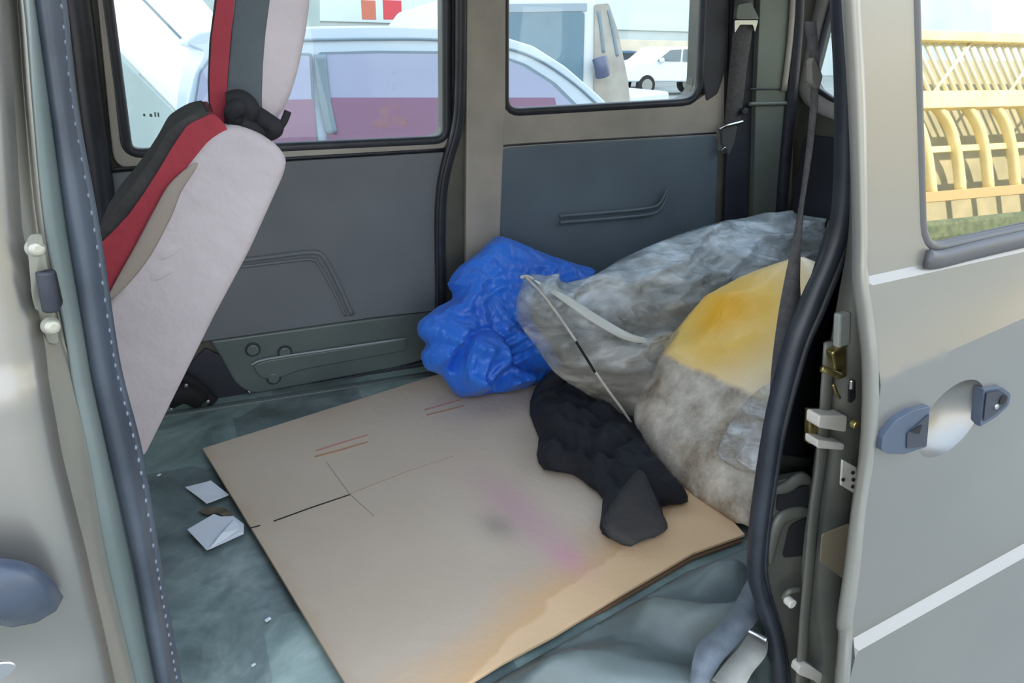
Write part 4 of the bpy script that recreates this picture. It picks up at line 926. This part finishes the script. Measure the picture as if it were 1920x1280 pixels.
# =================================================================== RUMPLED FLOOR MAT AND STRAPS
mm = mat('faded teal grey vinyl', srgb(112, 124, 124), srgb(92, 100, 96), scale=6, rough=0.45, bump=0.2, bscale=30, stretch=(1, .5, 1))
mp2 = [onZ(a, b, FZ + .03) for a, b in [(860, 1300), (950, 1246), (1050, 1190), (1150, 1135), (1290, 1055), (1400, 1012), (1432, 1010), (1436, 1130), (1446, 1200), (1440, 1320), (1300, 1420), (900, 1420)]]
o2 = resample([(p.x, p.y) for p in mp2], 0.01)
V2, F2 = trimesh(o2, [], 0.008)
A2 = np.array([(q[0], q[1]) for q in V2]); dd = segdist(A2, o2)
vs = []
for i, q in enumerate(V2):
    k = min(1, dd[i] / 0.05)
    u_ = (q[0] - q[1] * 0.9); s_ = q[0] * .6 + q[1]
    h = 0.022 * math.sin(s_ * 42 + 2.2 * noise.noise(Vector((q[0] * 6, q[1] * 6, 0)))) + 0.022 * (ridged(Vector((q[0], q[1] * 1.5, 1)), 6, 2, 4) - .3)
    vs.append((q[0], q[1], FZ + 0.012 + k * (0.022 + max(-0.02, h))))
me = bpy.data.meshes.new('floor_mat'); me.from_pydata(vs, [], F2); me.update()
o = link('floor_mat', me, mm, None, smooth=True); md = o.modifiers.new('s', 'SOLIDIFY'); md.thickness = 0.003; md.offset = -1
tag(o, 'rumpled faded teal grey vinyl mat in folds at the door opening', 'floor mat')
st1 = root('lap_strap', 'wide pale grey strap lying over the rumpled mat beside the jamb', 'strap')
def zstrip(name, L, R, z, m, parent): return strap(name, [onZ(a, b, z + dz) for (a, b, dz) in L], [onZ(a, b, z + dz) for (a, b, dz) in R], m, parent, th=.002)
zstrip('webbing', [(1402, 1085, .0), (1375, 1135, .012), (1340, 1180, .016), (1305, 1215, .012), (1290, 1300, .0)], [(1432, 1130, .0), (1418, 1165, .01), (1385, 1205, .014), (1350, 1245, .01), (1318, 1300, .0)], FZ + .07, WEB_L, st1)
st2 = root('lap_strap', 'short beige strap with bright steel buckle plate at the bottom of the jamb', 'strap')
zstrip('webbing', [(1404, 1186, .006), (1385, 1215, .012), (1362, 1240, .01), (1335, 1275, .0)], [(1440, 1200, .006), (1436, 1228, .012), (1410, 1262, .01), (1390, 1300, .0)], FZ + .08, mat('beige webbing', srgb(160, 158, 150), srgb(140, 138, 132), scale=30, rough=.6), st2)
tube('buckle_plate', [onZ(1404, 1182, FZ + .10), onZ(1420, 1190, FZ + .10), onZ(1438, 1200, FZ + .10)], 0.004, STEEL, st2, nrm=V(0, 0, 1))

# =================================================================== OUTSIDE, FAR SIDE
def P_(pts, Y): return [onY(a, b, Y) for a, b in pts]
# nearby crossover
cw = root('parked_hatchback', 'white hatchback parked close behind the left van window', 'car')
CY_ = 4.6
prof_c = [onY(345, 240, CY_), onY(350, 190, CY_), onY(362, 140, CY_), onY(382, 96, CY_), onY(352, 86, CY_), onY(350, 74, CY_), onY(372, 60, CY_), onY(420, 52, CY_), onY(580, 50, CY_), onY(720, 48, CY_), onY(830, 52, CY_), onY(935, 66, CY_), onY(1000, 86, CY_), onY(1060, 124, CY_), onY(1120, 176, CY_), onY(1145, 200, CY_)]
x1 = prof_c[-1].x
body = prof_c + [V(x1 + .1, CY_, 1.08), V(x1 + 1.0, CY_, .98), V(x1 + 1.15, CY_, .7), V(x1 + 1.15, CY_, .32), V(prof_c[0].x - .05, CY_, .32), V(prof_c[0].x - .08, CY_, .8)]
cpaint = mat('pale blue white car paint', srgb(196, 212, 228), rough=.3, coat=.4, metal=.1)
plate('body', roundp(body, .02), V(0, 1.6, 0), cpaint, cw, bev=0.04, seg=3)
gfr = mat('grey window frame', srgb(120, 138, 150), rough=.4)
lil = mat('lilac tinted car glass', srgb(164, 170, 196), rough=.08, spec=.6)
mar = mat('mauve window reflection', srgb(138, 106, 130), rough=.7)  # pink reflection painted as flat bands over the lower car glass
def sidewin(pts, name='side_window', low=None):
    f = plate('window_frame', roundp(P_(pts, CY_ - .004), .02), V(0, -0.012, 0), gfr, cw, bev=.004)
    c = sum([Vector(p + (0,)) for p in pts], Vector()) / len(pts)
    ins = [(c.x + (a - c.x) * .955, c.y + (b - c.y) * .93) for a, b in pts]
    plate(name, roundp(P_(ins, CY_ - .018), .015), V(0, -0.004, 0), lil, f, bev=0)
    return f
sidewin([(372, 135), (395, 104), (480, 99), (585, 99), (590, 200), (600, 300), (380, 300), (362, 200)])
sidewin([(596, 98), (700, 95), (820, 96), (930, 100), (985, 120), (1040, 155), (1100, 215), (1130, 300), (620, 300), (606, 200)])
plate('reflection_band', P_([(600, 183), (860, 183), (1040, 183), (1060, 300), (620, 300)], CY_ - .023), V(0, -0.003, 0), mar, cw, bev=0)
plate('reflection_band', P_([(375, 190), (588, 186), (596, 300), (380, 300)], CY_ - .023), V(0, -0.003, 0), mar, cw, bev=0)
tube('door_pillar', [onY(600, 102, CY_ - .03), onY(608, 180, CY_ - .03), onY(622, 250, CY_ - .03)], 0.035, gfr, cw, rb=.01)
tube('roof_rail', [onY(410, 80, CY_ - .01), onY(580, 75, CY_ - .01), onY(720, 73, CY_ - .01), onY(830, 75, CY_ - .01), onY(940, 88, CY_ - .01), onY(1010, 112, CY_ - .01), onY(1075, 155, CY_ - .01), onY(1120, 195, CY_ - .01)], 0.008, gfr, cw, rb=.006)
tyre = mat('tyre rubber', srgb(40, 40, 42), rough=.8); rim = mat('wheel alloy', srgb(170, 175, 180), rough=.3, metal=.8)
def wheel(x, y, r, parent):
    wv_ = cyl('wheel', V(x, y, r), (0, 1, 0), r, .2, tyre, parent, bev=.02); cyl('wheel_rim', V(x, y - .1, r), (0, 1, 0), r * .62, .03, rim, wv_, bev=.005)
for xx in (prof_c[0].x + .5, x1 + .55):
    for yy in (CY_ + .1, CY_ + 1.5): wheel(xx, yy, .32, cw)

# van behind
vn = root('parked_van', 'large white van with dark blue window seen through the rear side window', 'van')
VY = 8.0
xs0, xs1 = onY(782, 80, VY).x, onY(1106, 80, VY).x
plate('body', roundp([V(xs0 - .05, VY, .35), V(xs0 - .08, VY, 1.35), V(xs0 + .35, VY, 1.85), onY(948, -22, VY), onY(1108, -18, VY), onY(1135, 40, VY), onY(1175, 150, VY), onY(1182, 180, VY), V(xs1 + 1.15, VY, 1.0), V(xs1 + 1.2, VY, .35)], .05), V(0, 1.9, 0), mat('pale van paint', srgb(214, 220, 220), rough=.35, coat=.3), vn, bev=.05, seg=3)
vg = mat('blue grey van glass', srgb(112, 140, 156), srgb(98, 126, 142), scale=1.2, rough=.12)
plate('side_window', roundp(P_([(850, 26), (1096, 22), (1092, 190), (850, 215)], VY - .004), .05), V(0, -0.01, 0), vg, vn, bev=.003)
plate('window_header', roundp(P_([(850, 8), (1100, 6), (1100, 21), (850, 25)], VY - .004), .01), V(0, -0.012, 0), mat('van header grey', srgb(150, 166, 176), rough=.4), vn, bev=.003)
plate('cab_panel', roundp(P_([(1114, 8), (1140, 6), (1158, 60), (1176, 150), (1180, 190), (1112, 205)], VY - .004), .03), V(0, -0.02, 0), mat('dusty beige van paint', srgb(176, 172, 162), srgb(158, 154, 146), scale=5, rough=.5), vn, bev=.004)
tube('cab_groove', [onY(1122, 20, VY - .03), onY(1128, 60, VY - .03), onY(1132, 98, VY - .03)], .02, gfr, vn, rb=.006)
tube('cab_groove', [onY(1141, 18, VY - .03), onY(1150, 60, VY - .03), onY(1158, 105, VY - .03)], .02, gfr, vn, rb=.006)
tube('wing_mirror', [onY(1124, 108, VY - .14), onY(1128, 125, VY - .16), onY(1130, 142, VY - .14)], .09, mat('navy mirror shell', srgb(92, 98, 124), rough=.3), vn, rb=.07, seg=16)
for xx in (xs0 + .6, xs1 + .6): wheel(xx, VY + .1, .33, vn)

# far white SUV and dark blue car
def far_car(label, x0, y0, L_, H_, m, glassm, name='far_car'):
    """a car facing left; x0 is its nose"""
    r = root(name, label, 'car', 'cars parked across the yard')
    pr = [(0, .28), (0, .55), (.04, .66), (.22, .70), (.36, .98), (.62, 1.0), (.88, .93), (.98, .62), (1.0, .28)]
    plate('body', roundp([V(x0 + a * L_, y0, b * H_) for a, b in pr], .12), V(0, 1.7, 0), m, r, bev=.08, seg=3)
    wn_ = [(.255, .70), (.37, .92), (.47, .94), (.47, .69)], [(.49, .69), (.49, .94), (.64, .94), (.70, .69)], [(.72, .69), (.67, .93), (.84, .88), (.90, .70)]
    for q in wn_: plate('side_window', roundp([V(x0 + a * L_, y0 - .005, b * H_) for a, b in q], .03), V(0, -.02, 0), glassm, r, bev=.004)
    for a in (.18, .80):
        wheel(x0 + a * L_, y0 + .08, .34, r); wheel(x0 + a * L_, y0 + 1.6, .34, r)
    tube('wing_mirror', [V(x0 + .27 * L_, y0 - .08, .70 * H_), V(x0 + .30 * L_, y0 - .10, .72 * H_)], .08, m, r)
    return r
FY = 23.0
xn = onY(1177, 130, FY).x
far_car('white SUV in profile far across the yard with dark side windows', xn, FY, 4.5, 1.62, WHITEP, mat('grey car glass', srgb(110, 124, 132), rough=.15), 'white_suv')
far_car('dark blue car parked behind the white SUV', xn + .3, FY + 4.5, 4.3, 1.45, mat('deep blue car paint', srgb(64, 96, 128), rough=.35), mat('dark car glass', srgb(60, 70, 80), rough=.15), 'blue_car')
far_car('silver car parked beyond the blue car', xn - 2.6, FY + 9, 4.3, 1.5, mat('silver car paint', srgb(205, 212, 212), rough=.35), MATS['dark car glass'], 'silver_car')
# low cream wall, dark hedge, pale long building that shades the van
o = box('low_boundary_wall', V(20, 37.5, 1.0), (34, .3, 2.0), mat('cream render', srgb(226, 214, 190), srgb(206, 196, 176), scale=1, rough=.9), None, bev=.02); tag(o, 'low cream rendered wall behind the parked cars', 'wall', kind='thing')
bldg = root('grey_warehouse', 'long pale grey panelled warehouse rising behind the yard', 'building')
by = 42.0
box('facade', V(24, by + 3, 14), (96, 6, 28), mat('pale warehouse cladding', srgb(196, 206, 206), srgb(182, 194, 196), scale=.3, rough=.7), bldg, bev=.05)
for i in range(10):
    x_ = -18 + i * 8.2
    plate('cladding_panel', [V(x_, by, 2.6), V(x_ + 7.8, by, 2.6), V(x_ + 7.8, by, 7.4), V(x_, by, 7.4)], V(0, -.12, 0), mat('pale blue cladding panel', srgb(206, 222, 226), rough=.6) if i % 2 else mat('mint grey cladding panel', srgb(190, 202, 196), rough=.6), bldg, bev=.03)
for i, (a, b, c_) in enumerate([(676, 700, srgb(190, 110, 90)), (716, 748, srgb(200, 70, 80))]):
    p, q = onY(a, 45, 40), onY(b, 10, 40)
    s_ = box('shop_sign', V((p.x + q.x) / 2, 39.6, (p.z + q.z) / 2 + .2), (q.x - p.x, .15, abs(q.z - p.z)), mat('sign red %d' % i, c_, rough=.5), None, bev=.02)
    tag(s_, ['faded orange brown sign board beyond the parked hatchback', 'red sign board beyond the parked hatchback roof'][i], 'sign')
    for k in range(2): cyl('sign_post', V((p.x + q.x) / 2 + (k - .5) * (q.x - p.x) * .7, 39.7, .7), (0, 0, 1), .05, 1.8, DARK, s_, bev=0)
# white sloping ramp wall at the left
rw = root('ramp_wall', 'bright white sloping ramp side wall outside the left window', 'ramp')
RY = 9.0
rp_ = P_([(-60, -170), (210, 85), (348, 228), (470, 228), (470, 110), (372, -10), (200, -190)], RY)
plate('slope_panel', rp_, V(0, 1.2, 0), mat('white sunlit render', srgb(250, 250, 246), rough=.8), rw, bev=.02)
tube('panel_joint', [onY(120, -160, RY - .01), onY(270, 0, RY - .01), onY(375, 108, RY - .01)], .012, gfr, rw, rb=.006, sub=2)
plate('base_wall', P_([(-80, -120), (206, 88), (345, 228), (345, 330), (-200, 330)], RY - .3), V(0, .28, 0), mat('pale green grey render', srgb(172, 186, 182), srgb(160, 174, 170), scale=2, rough=.85), rw, bev=.01)
plate('upper_wall', P_([(378, -60), (372, -10), (402, 34), (420, 60), (600, 60), (600, -60)], RY + .3), V(0, .4, 0), MATS['pale green grey render'], rw, bev=.01)

# =================================================================== OUTSIDE, NEAR SIDE (seen mirrored in the slid door's glass)
gy = -25.0
st = root('golden_arcade', 'sunlit yellow arcade with slanted ribs mirrored in the sliding door glass', 'building')
ym = mat('warm yellow render', srgb(244, 226, 170), srgb(234, 214, 156), scale=1, rough=.8)
cm_ = mat('cream lattice paint', srgb(226, 222, 200), rough=.7); dg = mat('olive arcade infill', srgb(160, 158, 134), srgb(180, 174, 146), scale=.8, rough=.8)  # olive grey colour for the wall behind the ribs
box('back_wall', V(38, gy - 3.3, 4.7), (60, .4, 9.4), dg, st, bev=0)
box('lower_band', V(38, gy, 2.0), (60, .6, .5), mat('brown kerb band', srgb(184, 160, 118), rough=.8), st, bev=.03)
box('middle_band', V(38, gy, 6.6), (60, .8, .8), ym, st, bev=.03)
box('cornice', V(38, gy, 9.55), (60, .9, .45), ym, st, bev=.03)
for i in range(27):
    x_ = 10 + i * 2.1
    P = [V(x_ - .9, gy, 6.4), V(x_ + .05, gy, 5.4), V(x_ + .55, gy, 4.0), V(x_ + .8, gy, 2.1)]
    tube('arch_rib', P, .22, ym, st, rb=.3, seg=8, sub=4)
for i in range(86):
    x_ = 12 + i * .62
    tube('lattice_bar', [V(x_, gy, 9.4), V(x_ + 1.5, gy, 7.0)], .10, cm_, st, rb=.1, seg=6, sub=1)
    if i % 9 == 0: tube('lattice_brace', [V(x_ + 2.6, gy + .1, 9.4), V(x_ - .2, gy + .1, 7.0)], .10, cm_, st, rb=.08, seg=6, sub=1)
box('cross_rail', V(38, gy - .2, 4.3), (60, .3, .3), ym, st, bev=.02)
o = box('blue_tower', V(46.5, gy - 14, 12), (14, 8, 24), mat('blue curtain wall', srgb(150, 185, 215), srgb(170, 200, 222), scale=.2, rough=.3), None, bev=.05); tag(o, 'blue glass tower mirrored above the yellow arcade', 'building')
o = box('hedge_row', V(36, gy + 3, .45), (56, 1.4, .9), mat('dark hedge green', srgb(84, 96, 76), srgb(110, 118, 92), scale=3, rough=.95, bump=1, bscale=8), None, bev=.2); tag(o, 'low dark green hedge mirrored along the bottom of the sliding door glass', 'hedge')
